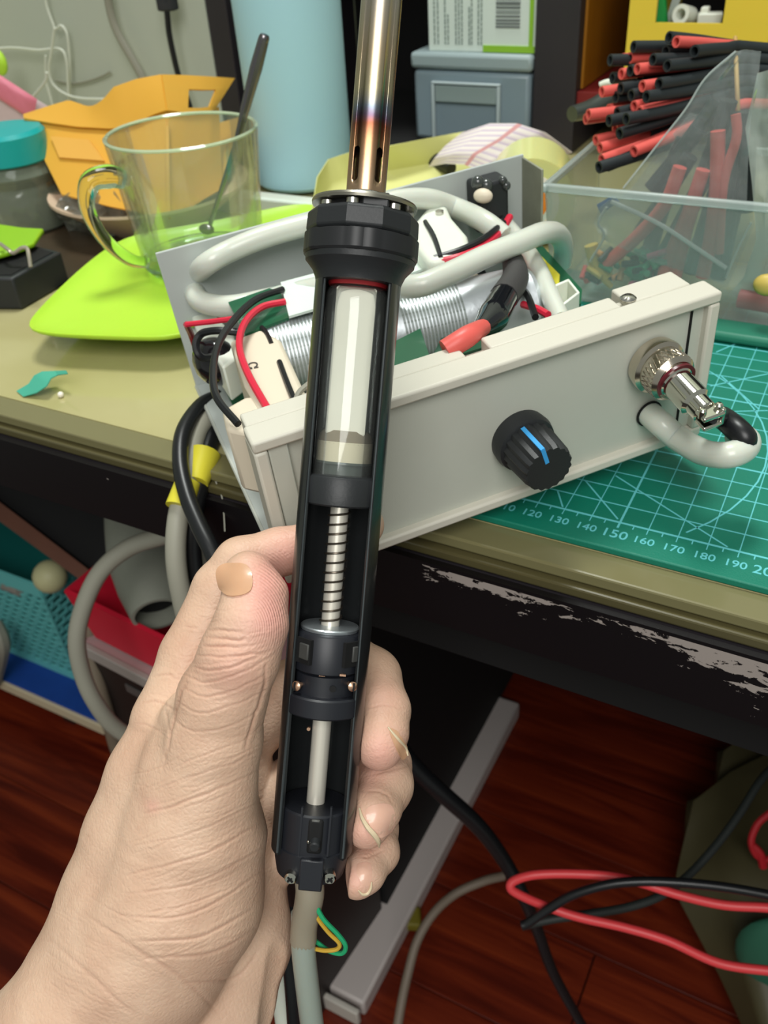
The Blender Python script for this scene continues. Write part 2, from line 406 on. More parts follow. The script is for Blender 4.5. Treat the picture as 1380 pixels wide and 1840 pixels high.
# ---------------------------------------------------------------- setting
# floor planks (run along x)
fl = MB().aabox(-150, 120, -120, 66, -74, -72.9).obj('floor', M['dark'], None, False); struct(fl, 'reddish brown wood laminate floor')
random.seed(3); shared = None
for r in range(11):
    y = -52+r*10.7; off = (r*37) % 85
    for q in range(4):
        x0 = -150+q*85-off*.9+40
        if x0 > 60 or x0 < -160: continue
        if shared is None:
            o = MB().aabox(x0, x0+84.85, y, y+10.6, -72.9, -72.0).obj('plank', M['floor'], None, False, bevel=.06)
            shared = o; o.parent = fl; o.matrix_parent_inverse = Matrix.Identity(4); o.location = Vector((ORG[o.name]-ORG[fl.name])*S); base = (x0, y, V(*o.location))
        else:
            o2 = shared.copy(); COL.objects.link(o2); o2.location = Vector(base[2]+V(x0-base[0], y-base[1], 0)*S)
wallb = MB().aabox(-150, 60, 66, 68, -72, 120).obj('wall_back', M['wall'], None, False); struct(wallb, 'pale grey-green wall behind the desk')
wx0 = ay(377, 60, 40)[0]; wx1 = ay(413, 60, 40)[0]
wp = MB().aabox(-110, wx0-.05, 40, 41.2, -.25, 70).obj('trim_1', M['wall'], None, False); struct(wp, 'pale panel behind the desk at the left')
walll = MB().aabox(-152, -150, -120, 66, -72, 120).obj('wall_left', M['wall'], None, False); struct(walll)

# desk
X0, X1 = -95, 75
dk = thing('desk', 'dark laminate desk with chipped paint and an olive tinted glass top', 'desk', (-7, 25, -72))
MB().aabox(X0, X1, -3.15, 62, -3.0, -1.35).obj('tabletop', M['blackwood'], dk, False, bevel=.1)
ap = MB().aabox(X0, X1, -3.35, -3.1, -4.15, -1.25).obj('front_panel', M['apron'], None, False)
ap.parent = dk; ap.location = Vector((ORG[ap.name]-ORG[dk.name])*S); ORG[ap.name] = ORG[dk.name]
lab(ap, 'black front edge with flaked paint')
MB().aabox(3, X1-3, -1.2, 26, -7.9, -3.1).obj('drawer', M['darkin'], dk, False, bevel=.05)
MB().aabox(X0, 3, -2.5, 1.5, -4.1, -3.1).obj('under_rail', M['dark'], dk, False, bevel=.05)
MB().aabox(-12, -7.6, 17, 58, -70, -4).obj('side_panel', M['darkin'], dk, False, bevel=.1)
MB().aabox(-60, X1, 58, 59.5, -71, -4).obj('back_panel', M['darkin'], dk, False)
MB().aabox(X0, X0+3, 0, 58, -72, -4).obj('leg', M['blackwood'], dk, False); MB().aabox(X1-3, X1, 0, 58, -72, -4).obj('leg', M['blackwood'], dk, False)
gt = thing('glass_sheet', 'yellowed glass sheet covering the desk in two layers', 'glass', (-7, 25, -1.3))
MB().aabox(X0, X1, -1.45, 62, -.78, -.3).obj('upper_sheet', M['olive'], gt, False)
MB().aabox(X0, X1, -2.75, -1.45, -.78, -.3).obj('clear_edge', mat('glass_edge', (120, 115, 80), .18, coat=.3), gt, False, bevel=.08)
MB().aabox(X0, X1, -3.0, 62, -1.25, -.84).obj('lower_sheet', M['oliveedge'], gt, False, bevel=.08)
# pale metal foot lying on the floor under the desk
bar0, bar1 = az(905, 1268, -71), az(620, 1800, -71)
br = thing('metal_foot', 'long pale metal bar running along the floor beneath the desk', 'bar', (bar0+bar1)/2)
d = bar1-bar0; wv = V(4.4, 0, 0)
MB().box(bar0-wv/2+V(0, 0, -1), d, wv, V(0, 0, 2.6)).obj('rail', M['whitebar'], br, True, bevel=.3)
MB().box(bar1-wv/2+V(.1, -.5, -.9), unit(d)*.6, wv*.95, V(0, 0, 2.4)).obj('end_cap', mat('end_cap', (196, 190, 180), .5), br, True, bevel=.15)

# cutting mat
cm = thing('cutting_mat', 'green gridded cutting mat under the case at the right front of the desk', 'cutting mat', (17, 10, -.28))
MB().aabox(2.2, 31.2, -1.5, 21.5, -.28, 0).obj('sheet', M['matgreen'], cm, True, bevel=.06)
g = MB()
def ln(x0, y0, x1, y1, w, z=.012):
    a = V(x0, y0, z); b = V(x1, y1, z); t = unit(b-a); n = V(-t[1], t[0], 0)*w/2
    g.hexa([a-n-V(0, 0, .01), b-n-V(0, 0, .01), b+n-V(0, 0, .01), a+n-V(0, 0, .01), a-n, b-n, b+n, a+n])
for i in range(3, 31): ln(i, -.32 if i % 1 == 0 else 0, i, 20, .075 if i % 5 == 0 else .036)
for j in range(0, 21): ln(3, j, 30, j, .085 if j % 5 == 0 else .05, .011)
for i in range(3, 30): ln(i+.5, -.22, i+.5, 0, .04)
for a_, b_ in (((1110, 933), (1051, 863)), ((1011, 911), (1002, 882)), ((1307, 983), (1106, 855)), ((1287, 633), (1375, 595)), ((1276, 694), (1380, 672)), ((1296, 676), (1364, 736)), ((1305, 740), (1380, 738))):
    p, q = az(*a_, 0), az(*b_, 0); ln(p[0], p[1], q[0], q[1], .06, .013)
pc = [az(u, v, 0) for u, v in ((1295, 680), (1360, 743), (1377, 830))]
(ax_, ay_, _), (bx, by, _), (cx, cy, _) = pc
D = 2*(ax_*(by-cy)+bx*(cy-ay_)+cx*(ay_-by))
ux = ((ax_**2+ay_**2)*(by-cy)+(bx**2+by**2)*(cy-ay_)+(cx**2+cy**2)*(ay_-by))/D; uy = ((ax_**2+ay_**2)*(cx-bx)+(bx**2+by**2)*(ax_-cx)+(cx**2+cy**2)*(bx-ax_))/D
rr = math.hypot(ax_-ux, ay_-uy)
for i in range(48):
    a0, a1 = 2*math.pi*i/48, 2*math.pi*(i+1)/48
    q = (ux+rr*math.cos(a0), uy+rr*math.sin(a0), ux+rr*math.cos(a1), uy+rr*math.sin(a1))
    if 3 < q[0] < 30 and 0 < q[1] < 20: ln(*q, .06, .013)
g.obj('grid_print', M['matline'], cm, False)
def text(s, org, ex, ey, size, m, parent, name='print', depth=.0):
    cu_ = bpy.data.curves.new('t', 'FONT'); cu_.body = s; cu_.size = size; cu_.align_x = 'CENTER'; cu_.extrude = .006
    cu_.offset = .008*size
    t = bpy.data.objects.new('t', cu_); COL.objects.link(t)
    dg = bpy.context.evaluated_depsgraph_get(); me = t.evaluated_get(dg).to_mesh()
    vs = np.array([list(v.co) for v in me.vertices]); fs = [tuple(p.vertices) for p in me.polygons]
    bpy.data.objects.remove(t, do_unlink=True); bpy.data.curves.remove(cu_)
    ex, ey = unit(ex), unit(ey); n = np.cross(ex, ey)
    W = np.asarray(org)+vs[:, :1]*ex+vs[:, 1:2]*ey+vs[:, 2:3]*n
    return MB().add(W, fs).obj(name, m, parent, False)
for i in range(3, 31):
    text('%d' % (i*10), (i, -.86 if i % 5 else -.9, .008), (1, 0, 0), (0, 1, 0), .5 if i % 5 else .62, M['matline'], cm, 'numeral')

# ---------------------------------------------------------------- shelf unit on the desk
su = thing('shelf_unit', 'dark wooden shelf unit standing at the back of the desk', 'shelf', (-15, 50, -.3))
pL0, pL1 = ay(385, 60, 44)[0], ay(413, 60, 44)[0]
MB().aabox(wx0, wx1, 40, 60.4, -.25, 45).obj('left_post', M['blackwood'], su, False, bevel=.1)
MB().aabox(-4.6, -1.3, 44, 62, -.3, 45).obj('right_post', M['blackwood'], su, False, bevel=.1)
MB().aabox(wx1, 40, 60.5, 62, -.25, 45).obj('back_board', M['darkin'], su, False)
MB().aabox(wx1, -4.6, 44.5, 60.4, 19, 20.2).obj('shelf_board', M['blackwood'], su, False, bevel=.05)
MB().aabox(wx1, -4.65, 33.5, 60.4, -.25, -.02).obj('base_board', M['darkin'], su, False, bevel=.05)
MB().aabox(-1.3, 40, 44.2, 60.5, 19, 20.2).obj('shelf_board', M['blackwood'], su, False, bevel=.05)
MB().aabox(-1.3, 40, 44.4, 60.4, 3.1, 4.1).obj('low_shelf', mat('red_shelf_board', (120, 30, 30), .5), su, False, bevel=.05)
MB().aabox(-1.25, -1.05, 45, 60, 4.2, 18.9).obj('orange_lining', mat('orange_brown_lining', (150, 96, 14), .5, var=.3, vs=2), su, False)  # orange light on the dark side wall put into its colour

# smoky drawer box + white carton on it
A0, A1 = ay(745, 235, 44), ay(735, 97, 44)
bx0, bx1 = -14.9, -4.75
db = thing('drawer_box', 'translucent grey plastic drawer box beside the dark post', 'box', ((bx0+bx1)/2, 49, -.3))
MB().aabox(bx0+.3, bx1-.3, 44.5, 56, .2, 5.9).obj('contents', M['boxdark'], db, False, bevel=.3)
MB().aabox(bx0+.15, bx1-.15, 44.2, 56.2, 0, 5.2).obj('body', M['greybox'], db, True, bevel=.35)
MB().aabox(bx0, bx1, 44, 56.4, 5.3, 6.5).obj('lid', mat('milky_grey_lid', (150, 166, 168), .4), db, True, bevel=.3)
fr = MB(); zt = 4.3
for (a, b, c, d_) in ((-13, -7.2, zt, zt+.18), (-13, -12.75, -.1, zt), (-7.45, -7.2, -.1, zt)): fr.aabox(a, b, 43.75, 44.1, c, d_)
fr.obj('drawer_frame', mat('pale_edge', (176, 190, 192), .4), db, True, bevel=.05)
MB().aabox(-12.7, -7.5, 43.85, 44.15, 3.0, 4.2).obj('drawer_front', mat('pale_front', (142, 158, 156), .5), db, True, bevel=.05)
wb = thing('product_carton', 'white and lime green carton with small print and barcode on the grey drawer box', 'carton', (-9, 48, 6.5))
MB().aabox(-13.5, -4.75, 44.6, 54, 6.5, 17).obj('carton', mat('white_card', (214, 226, 218), .6), wb, False, bevel=.08)
MB().aabox(-8.9, -4.8, 44.5, 44.61, 6.55, 7.0).obj('green_band', M['limebox'], wb, False)
MB().aabox(-5.25, -4.95, 44.5, 44.61, 7.0, 17).obj('green_stripe', M['limebox'], wb, False)
MB().aabox(-4.77, -4.7, 44.7, 54, 6.6, 17).obj('green_side', M['limebox'], wb, False)
bc = MB(); random.seed(5); z = 8.2
while z < 16:
    w = random.choice((.05, .08, .13)); bc.aabox(-7.9, -6.0, 44.53, 44.6, z, z+w); z += w+random.choice((.05, .09, .12))
stuff(bc.obj('barcode', mat('barcode_ink', (110, 116, 116), .7), wb, False))
pt = MB()
for i, x in enumerate((-13.0, -12.7, -12.1, -11.85, -11.2, -10.95, -10.7, -10.1, -9.9, -9.35, -9.1)):
    z = 7.0
    top = (12, 11, 13, 9, 10.5, 15, 14, 9.5, 15, 10, 12)[i]
    while z < top:
        l = random.uniform(.15, .5); pt.aabox(x, x+.1, 44.53, 44.6, z, z+l); z += l+.08
stuff(pt.obj('small_print', M['ink'], wb, False))
text('03', (-5.6, 44.52, 10.5), (0, 0, -1), (1, 0, 0), .7, M['ink'], wb, 'print')

# ---------------------------------------------------------------- things along the back of the desk
# pale blue cylinder
base = az(549, 322, 0)
bb = thing('water_bottle', 'tall pale blue plastic bottle standing behind the glass mug', 'bottle', base)
rb = 3.55
MB().lathe(base, (0, 0, 1), [(0, rb*.93), (.25, rb), (20, rb+.15), (23, rb*.9), (24, 2.4)], n=64).obj('body', M['lightblue'], bb)
MB().lathe(base+V(0, 0, 24), (0, 0, 1), [(0, 2.4), (0, 2.6), (3, 2.6), (3.2, 2.3)], n=48).obj('cap', M['whitepl'], bb)

# lime green tray/plate
pl = thing('lime_plate', 'bright lime green wavy plate under the glass mug', 'plate', (-13, 12, -.3))
pts = [(38, 592), (60, 560), (110, 510), (160, 465), (222, 421), (300, 408), (400, 392), (482, 372), (575, 356), (640, 400), (520, 520), (335, 604), (250, 602), (120, 598)]
P3 = [az(u, v, 1.5) for u, v in pts]
cen = sum(P3)/len(P3)
b_ = MB(); n = len(P3); rings = [1, .97, .86, .6, .3]; zz = [1.5, 1.25, .95, .8, .78]
vs = []
for s_, z_ in zip(rings, zz):
    for i, p in enumerate(P3): q = cen+(p-cen)*s_; q = V(q[0], q[1], z_+.06*math.sin(i*1.7+s_*9)*(s_ < .98)); vs.append(q)
vs.append(V(cen[0], cen[1], .8)); m0 = len(vs)
low = [v-V(0, 0, .22) for v in vs]; vs += low
fs = []
for L in (0, m0):
    for k in range(len(rings)-1):
        for i in range(n): fs.append((L+k*n+i, L+k*n+(i+1) % n, L+(k+1)*n+(i+1) % n, L+(k+1)*n+i))
    for i in range(n): fs.append((L+(len(rings)-1)*n+i, L+(len(rings)-1)*n+(i+1) % n, L+m0-1))
for i in range(n): fs.append((i, m0+i, m0+(i+1) % n, (i+1) % n))
b_.add(vs, fs); b_.obj('dish', M['lime'], pl, sub=2, angle=80)
MB().lathe(V(cen[0], cen[1], -.3), (0, 0, 1), [(0, 4.2), (0, 4.6), (.9, 4.9), (.9, 4.4)], n=40, cap=False).obj('foot_ring', M['lime'], pl)
# white rimmed tray behind
wt = az(520, 352, .3)
tr = thing('white_tray', 'white rimmed tray behind the lime plate at the foot of the pale blue bottle', 'tray', (-18, 26.5, -.3))
MB().aabox(-23, -11.5, 24.4, 27.6, -.3, .25).obj('base', M['whitepl'], tr, True, bevel=.2)
MB().aabox(-23.2, -11.3, 24.1, 24.5, -.3, 1.0).obj('rim', mat('white_rim', (220, 232, 222), .4), tr, True, bevel=.15)

# glass mug
mb = az(332, 500, 1.05); zc = mb[2]
ctr = az(368, 468, 1.05)
rimc = None
H = 7.1
mg = thing('glass_mug', 'clear glass mug with an angular handle on the lime plate', 'mug', ctr)
Rb, Rt = 3.4, 4.05
MB().ring(ctr, (0, 0, 1), [(0, .01), (0, Rb-.2), (.25, Rb), (H-.1, Rt), (H, Rt-.08), (H-.1, Rt-.2), (.9, Rb-.25), (.6, Rb-.7), (.6, .01)], n=56).obj('cup', M['cupglass'], mg)
MB().ring(ctr+V(0, 0, H-.12), (0, 0, 1), [(0, Rt-.2), (.08, Rt-.22), (.16, Rt-.1), (.08, Rt+.02), (0, Rt)], n=64).obj('rim', film('cup_rim_glass', (216, 232, 196), .45, .08), mg)  # paler, more opaque ring paints the highlight along the rim
MB().ring(ctr, (0, 0, 1), [(0, .01), (0, Rb-.2), (.25, Rb), (.5, Rb-.05), (.45, .01)], n=56).obj('thick_base', M['mugglass'], mg)
hd = unit(V(AX[0][0], AX[0][1], 0)*-1)          # handle points to image left
hd = unit(hd*.85+V(.5, -.85, 0)*.55)
hp_ = [ctr+V(0, 0, 5.3)+hd*(Rt-.45), ctr+V(0, 0, 5.6)+hd*(Rt+.3), ctr+V(0, 0, 5.5)+hd*(Rt+1.3), ctr+V(0, 0, 4.3)+hd*(Rt+1.75), ctr+V(0, 0, 2.6)+hd*(Rt+1.3), ctr+V(0, 0, 1.2)+hd*(Rb+.9), ctr+V(0, 0, .7)+hd*(Rb-.1)]
MB().tube(hp_, [.5, .62, .55, .4, .36, .36, .3], n=12, sub=6).obj('handle', M['mugglass'], mg)
# spoon
sp = thing('teaspoon', 'steel teaspoon leaning in the glass mug', 'spoon', ctr+V(0, 0, .7))
tip = ay(476, 62, ctr[1]+2.0)
mid = ay(425, 255, ctr[1]+1.2); low_ = ay(377, 405, ctr[1]+.4)
MB().tube([low_, low_+(mid-low_)*.5, mid, mid+(tip-mid)*.35, mid+(tip-mid)*.7, tip-(tip-mid)*.03, tip], [.12, .13, .16, .26, .32, .27, .1], n=10, sub=6).obj('stem', M['spoon'], sp)
MB().ball(low_+V(-.2, -.1, -.2), .5, .3, .3, n=16, m=10).obj('bowl', M['spoon'], sp)

# orange basket on pinkish plate
pk = az(110, 362, 2.2)
pp = thing('pink_plate', 'shallow pinkish white plate under the orange basket', 'plate', (pk[0]+6, pk[1]+6, -.3))
pk = az(268, 330, 2.2)
MB().lathe(V(pk[0], pk[1], -.3), (0, 0, 1), [(0, 3.6), (.2, 3.8), (2.3, 6.7), (2.5, 6.7), (.6, 3.6), (.55, 0)], n=48).obj('dish', M['pinkpl'], pp)
ob = thing('orange_basket', 'orange plastic basket tilted on the pink plate against the wall', 'basket', (-33, 28, 2))
dA, dB, dC = 60.5, 57.0, 62.5
def lerpd(pts, da, db, off=0):
    n_ = len(pts); return [dp(u, v, da+(db-da)*i/(n_-1)+off) for i, (u, v) in enumerate(pts)]
def resamp(P, n=28):
    P = np.array(P); L_ = np.r_[0, np.cumsum(np.linalg.norm(np.diff(P, axis=0), axis=1))]; t = np.linspace(0, L_[-1], n)
    return np.stack([np.interp(t, L_, P[:, k]) for k in range(3)], 1)
def band(A_, B_, m=6, n=28):
    a, b = resamp(A_, n), resamp(B_, n); return [a+(b-a)*i/m for i in range(m+1)]
topL = lerpd([(43, 207), (85, 193), (125, 181), (140, 186), (158, 192), (172, 190), (188, 178), (205, 157), (245, 143), (290, 135)], dA, dB)
foldL = lerpd([(43, 214), (90, 222), (140, 229), (203, 232), (245, 222), (275, 207), (300, 199)], dA, dB, -.6)
botL = lerpd([(112, 350), (200, 372), (303, 392)], dA-2.3, dB-1.2)
MB().sheet(band(topL, foldL), .16).obj('flared_rim', M['orange'], ob)
MB().sheet(band([p+ray(200, 220)*.35 for p in foldL], botL), .16).obj('front_wall', M['orange'], ob)
topR = lerpd([(290, 135), (330, 136), (370, 138), (405, 140), (437, 142)], dB, dC)
foldR = lerpd([(300, 199), (330, 203), (355, 203), (378, 199), (392, 192)], dB-.6, dC-1.6)
botR = lerpd([(303, 392), (350, 368), (398, 338)], dB-1.2, dC-2)
Gr = np.array(band(topR, foldR, 8, 17)); q = MB()
for (i0_, i1_, j0_, j1_) in ((0, 3, 0, 14), (3, 7, 0, 5), (3, 7, 11, 14), (7, 8, 0, 14)): q.sheet(Gr[i0_:i1_+1, j0_:j1_+1], .16)
q.obj('grip_rim', M['orange'], ob)
MB().sheet(band([p+ray(350, 200)*.3 for p in foldR], botR), .16).obj('side_wall', M['orange'], ob)
backv = V(-3.4, 6.2, 0)
Af, Cf = topL[0], topR[-1]; Bf = Af+(Cf-topR[0])
MB().sheet(band([Cf+V(0, 0, -2.4), Bf+V(0, 0, -2.6)], [botR[-1], botL[0]+(botR[-1]-botR[0])]), .16).obj('back_wall', M['orange'], ob)
MB().sheet(band([Af, Bf+V(0, 0, -2.6)], [botL[0], botL[0]+(botR[-1]-botR[0])]), .16).obj('side_wall', M['orange'], ob)
MB().sheet(band([botL[0], botL[-1]], [botL[0]+(botR[-1]-botR[0]), botR[-1]]), .16).obj('bottom', M['orange'], ob)
lp = lerpd([(92, 246), (160, 252)], dA-1.0, dA-1.9, -.4); lq = lerpd([(108, 284), (188, 290)], dA-1.5, dA-2.4, -.35)
MB().sheet(band(lp, lq, 3, 6), .2).obj('label_plate', mat('lighter_orange', (224, 168, 76), .5), ob)
cl_ = MB().tube([botL[-1]*.15+(foldL[-1])*.85, botL[-1]], .16, n=8, sub=1).obj('corner_edge', M['orange'], ob)
dm = [az(u, v, -.28) for u, v in ((40, 380), (250, 372), (262, 430), (130, 520), (60, 520))]  # flat dark patch painting the shade and dark reflection on the glass
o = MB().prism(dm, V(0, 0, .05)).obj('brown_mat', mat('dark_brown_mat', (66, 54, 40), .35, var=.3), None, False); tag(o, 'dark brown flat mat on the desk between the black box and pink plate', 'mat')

# jar with teal lid
jc = ay(32, 300, 17.5); jb = V(jc[0]-.4, jc[1], -.3); jt = ay(30, 235, 17.5)[2]
jr = thing('teal_lid_jar', 'clear plastic jar with a teal screw lid at the left edge', 'jar', jb)
ht = jt-jb[2]
MB().ring(jb, (0, 0, 1), [(0, .01), (0, 2.6), (.3, 2.9), (2.2, 2.9), (3.0, 2.6), (3.8, 2.95), (ht-2.6, 2.8), (ht-1.8, 2.2), (ht-1.8, 2.05), (ht-2.7, 2.65), (.3, 2.7), (.2, .01)], n=40).obj('body', film('jar_plastic', (150, 160, 140), .3, .08, bump=.6, bs=5), jr)
MB().lathe(jb+V(0, 0, ht-1.9), (0, 0, 1), [(0, 2.5), (.1, 2.62), (1.7, 2.62), (1.95, 2.4), (2.0, 0)], n=40).obj('lid', M['teal'], jr)
MB().lathe(jb+V(0, 0, .3), (0, 0, 1), [(0, 2.5), (3.2, 2.5), (3.3, 0)], n=30).obj('brown_contents', mat('brown_contents', (84, 62, 40), .6, var=.3), jr)
# crumpled clear bag beside the jar
cbp = az(130, 470, -.3); cb = thing('crumpled_bag', 'crumpled clear plastic bag between the jar and the pink plate', 'bag', cbp+V(-1, 4, 0))
random.seed(11); c0 = cbp+V(-1.6, 5.5, 0); vs = []; 
b_ = MB(); b_.ball(c0+V(0, 0, 1.6), 3.0, 2.4, 1.9, n=22, m=14)
for k, v in enumerate(b_.v[0]):
    dd = v-c0-V(0, 0, 1.6); b_.v[0][k] = c0+V(0, 0, 1.6)+dd*(1+.22*math.sin(k*2.3)+.15*math.cos(k*5.1))
b_.v[0][:, 2] = np.maximum(b_.v[0][:, 2], -.28)
b_.obj('film', film('crumpled_film', (120, 122, 112), .45, .08, bump=.8, bs=8), cb, False)
# pink bag and lime scrap at the left edge
pc_ = ay(5, 215, 30)
pb = thing('pink_bag', 'pink and clear plastic bag by the wall at the left edge', 'bag', V(pc_[0], 30, 0))
def pillow(c, ex, ey, nz, th, n=12):
    G = []; 
    b = MB()
    for sg in (1, -1):
        g_ = []
        for i in range(n+1):
            r_ = []
            for j in range(n+1):
                s_, t_ = i/n*2-1, j/n*2-1
                bul = max(0, (1-s_**4)*(1-t_**4))**.6
                r_.append(c+ex*s_+ey*t_+nz*sg*th*bul*(1+.15*math.sin(i*2.1+j*1.3)))
            g_.append(r_)
        b.sheet(g_, .03)
    return b
ex = unit(V(AX[0][0], AX[0][1], 0)); 
pillow(ay(8, 210, 30), ex*3.4+V(0, 0, -2.4), V(0, 0, 1)*3+ex*.5, V(.4, -1, .3), .9).obj('clear_part', M['pinkpale'], pb)
pillow(ay(12, 165, 29.4), ex*1.9+V(0, 0, -1.5), V(0, 0, .8)+ex*.4, V(.4, -1, .3), .35).obj('pink_part', M['pink'], pb)
o = MB().ball(ay(-2, 112, 36), .9, .5, 1.1).obj('lime_ball', M['lime'], None); tag(o, 'small lime green round piece against the wall at the left edge', 'ball')
# green leaf-like piece and black box with bent wire
lf = [az(-60, 400, 2.2), az(0, 402, 2.2), az(40, 408, 2.2), az(78, 410, 2.2), az(60, 436, 2.2), az(28, 448, 2.2), az(0, 456, 2.2), az(-60, 470, 2.2)]
o = MB().prism(lf, V(0, 0, -.3)).obj('green_tray_corner', mat('leaf_green', (140, 190, 30), .45, sss=.1), None, True, bevel=.1); tag(o, 'pointed leaf green plastic piece on the black box at the left edge', 'plastic piece')
bk = [az(-80, 520, 1.4), az(-10, 506, 1.4), az(40, 508, 1.4), az(112, 458, 1.4), az(92, 448, 1.4), az(20, 445, 1.4), az(-80, 450, 1.4)]
bk = [az(-80, 500, 1.6), az(22, 500, 1.6), az(110, 452, 1.6), az(60, 440, 1.6), az(-80, 440, 1.6)]
bo = thing('black_box', 'low open black plastic box at the left edge of the desk', 'box', sum(bk)/len(bk)-V(0, 0, 1.9))
MB().prism(bk, V(0, 0, -1.85)).obj('body', M['black'], bo, True, bevel=.12)
MB().prism([sum(bk)/5+(p-sum(bk)/5)*.86+V(0, 0, .04) for p in bk], V(0, 0, -.03)).obj('recess', M['darkin'], bo)
wr = [az(0, 438, 2.6), az(14, 448, 2.6), az(24, 455, 2.4), az(38, 446, 2.7), az(48, 446, 2.7), az(52, 460, 2.4), az(55, 480, 1.9)]
o = MB().tube(wr, .11, n=8).obj('bent_wire', mat('tin_wire', (190, 180, 165), .3, .6), None); tag(o, 'bent bare metal wire end sticking up from the black box', 'wire')
# teal scrap
sc = [[(30, 703), (52, 690), (62, 675), (76, 668), (98, 667), (119, 666)], [(42, 713), (66, 706), (84, 694), (92, 680), (104, 674), (122, 672)]]
zf = [-.25, .0, .35, .5, .45, .75]
G = [[az(u, v, zf[j]) for j, (u, v) in enumerate(r_)] for r_ in sc]
G = [[G[0][j]+(G[1][j]-G[0][j])*i/4 for j in range(6)] for i in range(5)]
o = MB().sheet(G, .05).obj('paper_scrap', M['tealscrap'], None); tag(o, 'curled scrap of teal paper near the front edge of the desk', 'paper scrap')
o = MB().ball(az(109, 709, -.15), .14).obj('crumb', M['white'], None); tag(o, 'tiny white crumb beside the teal scrap', 'crumb')

# white lead loops, grey lead, black lead by the wall (hanging and lying)
Y = 39.2
def lead(name, label, pts, r, m, y=Y, cat='cable', group=None, parent=None):
    P = [ay(p[0], p[1], p[2] if len(p) > 2 else y) for p in pts]
    o = MB().tube(P, r, n=8).obj(name, m, parent)
    if parent is None: tag(o, label, cat, group)
    return o
wc = mat('white_cable', (208, 212, 198), .45)
lead('white_cable', 'thin white cable hanging in a tall narrow loop on the wall', [(80, -20), (84, 10), (95, 42), (100, 52), (110, 46), (120, 60), (124, 90), (126, 125), (125, 175)], .11, wc)
lead('white_cable', 'thin white cable looping low from the wall behind the orange basket', [(98, 50), (92, 95), (88, 125), (96, 152), (120, 170), (150, 177), (190, 178)], .11, wc, 38.2)
lead('white_cable', 'white cable entering from the left edge and bending down in front of the wall', [(-20, 92), (0, 87), (30, 86), (70, 90), (108, 88), (120, 112), (122, 150), (124, 180)], .11, wc, 38.8)
lead('white_cable', 'white cable running down left over the pink bag', [(84, 130), (80, 148), (50, 185), (32, 208), (15, 216), (-15, 206)], .11, wc, 34)
lead('white_cable', 'short white cable behind the orange basket rim', [(82, 100), (83, 145), (88, 165), (96, 195)], .11, wc, 38.5)
lead('grey_cable', 'mid grey cable hanging diagonally on the pale wall', [(190, -30), (198, 20), (212, 60), (240, 110), (258, 145), (270, 190)], .33, mat('wall_grey_cable', (138, 136, 122), .5), 38.6)
bl = thing('black_power_lead', 'black lead with a plug hanging down the wall into the orange basket', 'cable', ay(300, 100, 38))
lead('lead', '', [(298, 0), (301, 30), (304, 60), (312, 100), (322, 140), (334, 170), (344, 200)], .24, M['cableblk'], 37.8, parent=bl)
p = ay(298, -8, 37.8); MB().cbox(p, ex*1.2, V(.3, .5, 0)*1.2, V(0, 0, 2.2)).obj('plug', M['black'], bl, True, bevel=.15)
wh = mat('grey_hook_wire', (140, 140, 125), .5)
lead('wall_hook_wire', 'faint grey wire stub with a dark tip on the wall', [(100, 145), (130, 150), (160, 145), (185, 136), (198, 129)], .1, wh, 39.6, cat='wire')

# yellow paper pad and curved lined sticker sheet
yp = [[(570, 318), (590, 286), (640, 270), (700, 262), (780, 246), (850, 234)], [(560, 380), (600, 340), (680, 310), (760, 296), (850, 280), (935, 282)], [(600, 420), (680, 400), (760, 380), (800, 350), (860, 345), (920, 330)]]
zs = [3.6, 1.6, .2]
G = [[az(u, v, zs[i]-.35*abs(j-2.5)/2.5*(i == 0)) for j, (u, v) in enumerate(r_)] for i, r_ in enumerate(yp)]
def refine(G, k=4):
    G = np.array(G); m, n = G.shape[:2]; out = []
    for i in range((m-1)*k+1):
        a = i/k; i0 = min(int(a), m-2); f_ = a-i0; row = []
        for j in range((n-1)*k+1):
            b = j/k; j0 = min(int(b), n-2); g_ = b-j0
            row.append((G[i0, j0]*(1-f_)+G[i0+1, j0]*f_)*(1-g_)+(G[i0, j0+1]*(1-f_)+G[i0+1, j0+1]*f_)*g_)
        out.append(row)
    return out
o = MB().sheet(refine(G), .05).obj('yellow_paper', M['paperyel'], None, angle=80); tag(o, 'pale yellow paper sheet curving up behind the electronics case', 'paper')
def lined():
    m = mat('lined_label_sheet', (214, 206, 206), .6); k = NT(m)
    uv = k.n('Attribute', attribute_name='su'); uw = k.n('Attribute', attribute_name='sv')
    w = k.n('Math', {0: uw.outputs['Fac'], 1: 9.0}, operation='MULTIPLY'); fr_ = k.n('Math', {0: w.outputs[0]}, operation='FRACT')
    c = k.ramp(fr_.outputs[0], [(0, lin((226, 216, 212))), (.5, lin((190, 172, 196))), (.56, lin((228, 220, 214)))], 'LINEAR')
    d1 = k.n('Math', {0: uv.outputs['Fac'], 1: .52}, operation='SUBTRACT'); d2 = k.n('Math', {0: d1.outputs[0]}, operation='ABSOLUTE'); d3 = k.n('Math', {0: d2.outputs[0], 1: .022}, operation='LESS_THAN')
    mx = k.n('Mix', {0: d3.outputs[0], 6: c, 7: lin((206, 150, 150))+[1]}, data_type='RGBA')
    k.l(mx.outputs[2], k.b.inputs['Base Color']); return m
ls = [[(830, 238), (880, 222), (930, 222), (980, 238), (1028, 274)], [(800, 262), (850, 250), (895, 250), (935, 262), (975, 292)], [(780, 285), (815, 276), (850, 276), (890, 290), (946, 318)], [(770, 300), (800, 294), (835, 296), (870, 312), (900, 335)]]
zz = [4.2, 3.4, 2.6, 1.9]
G = refine([[az(u, v, zz[i]+(0, .5, .6, .2, -1.2)[j]) for j, (u, v) in enumerate(r_)] for i, r_ in enumerate(ls)])
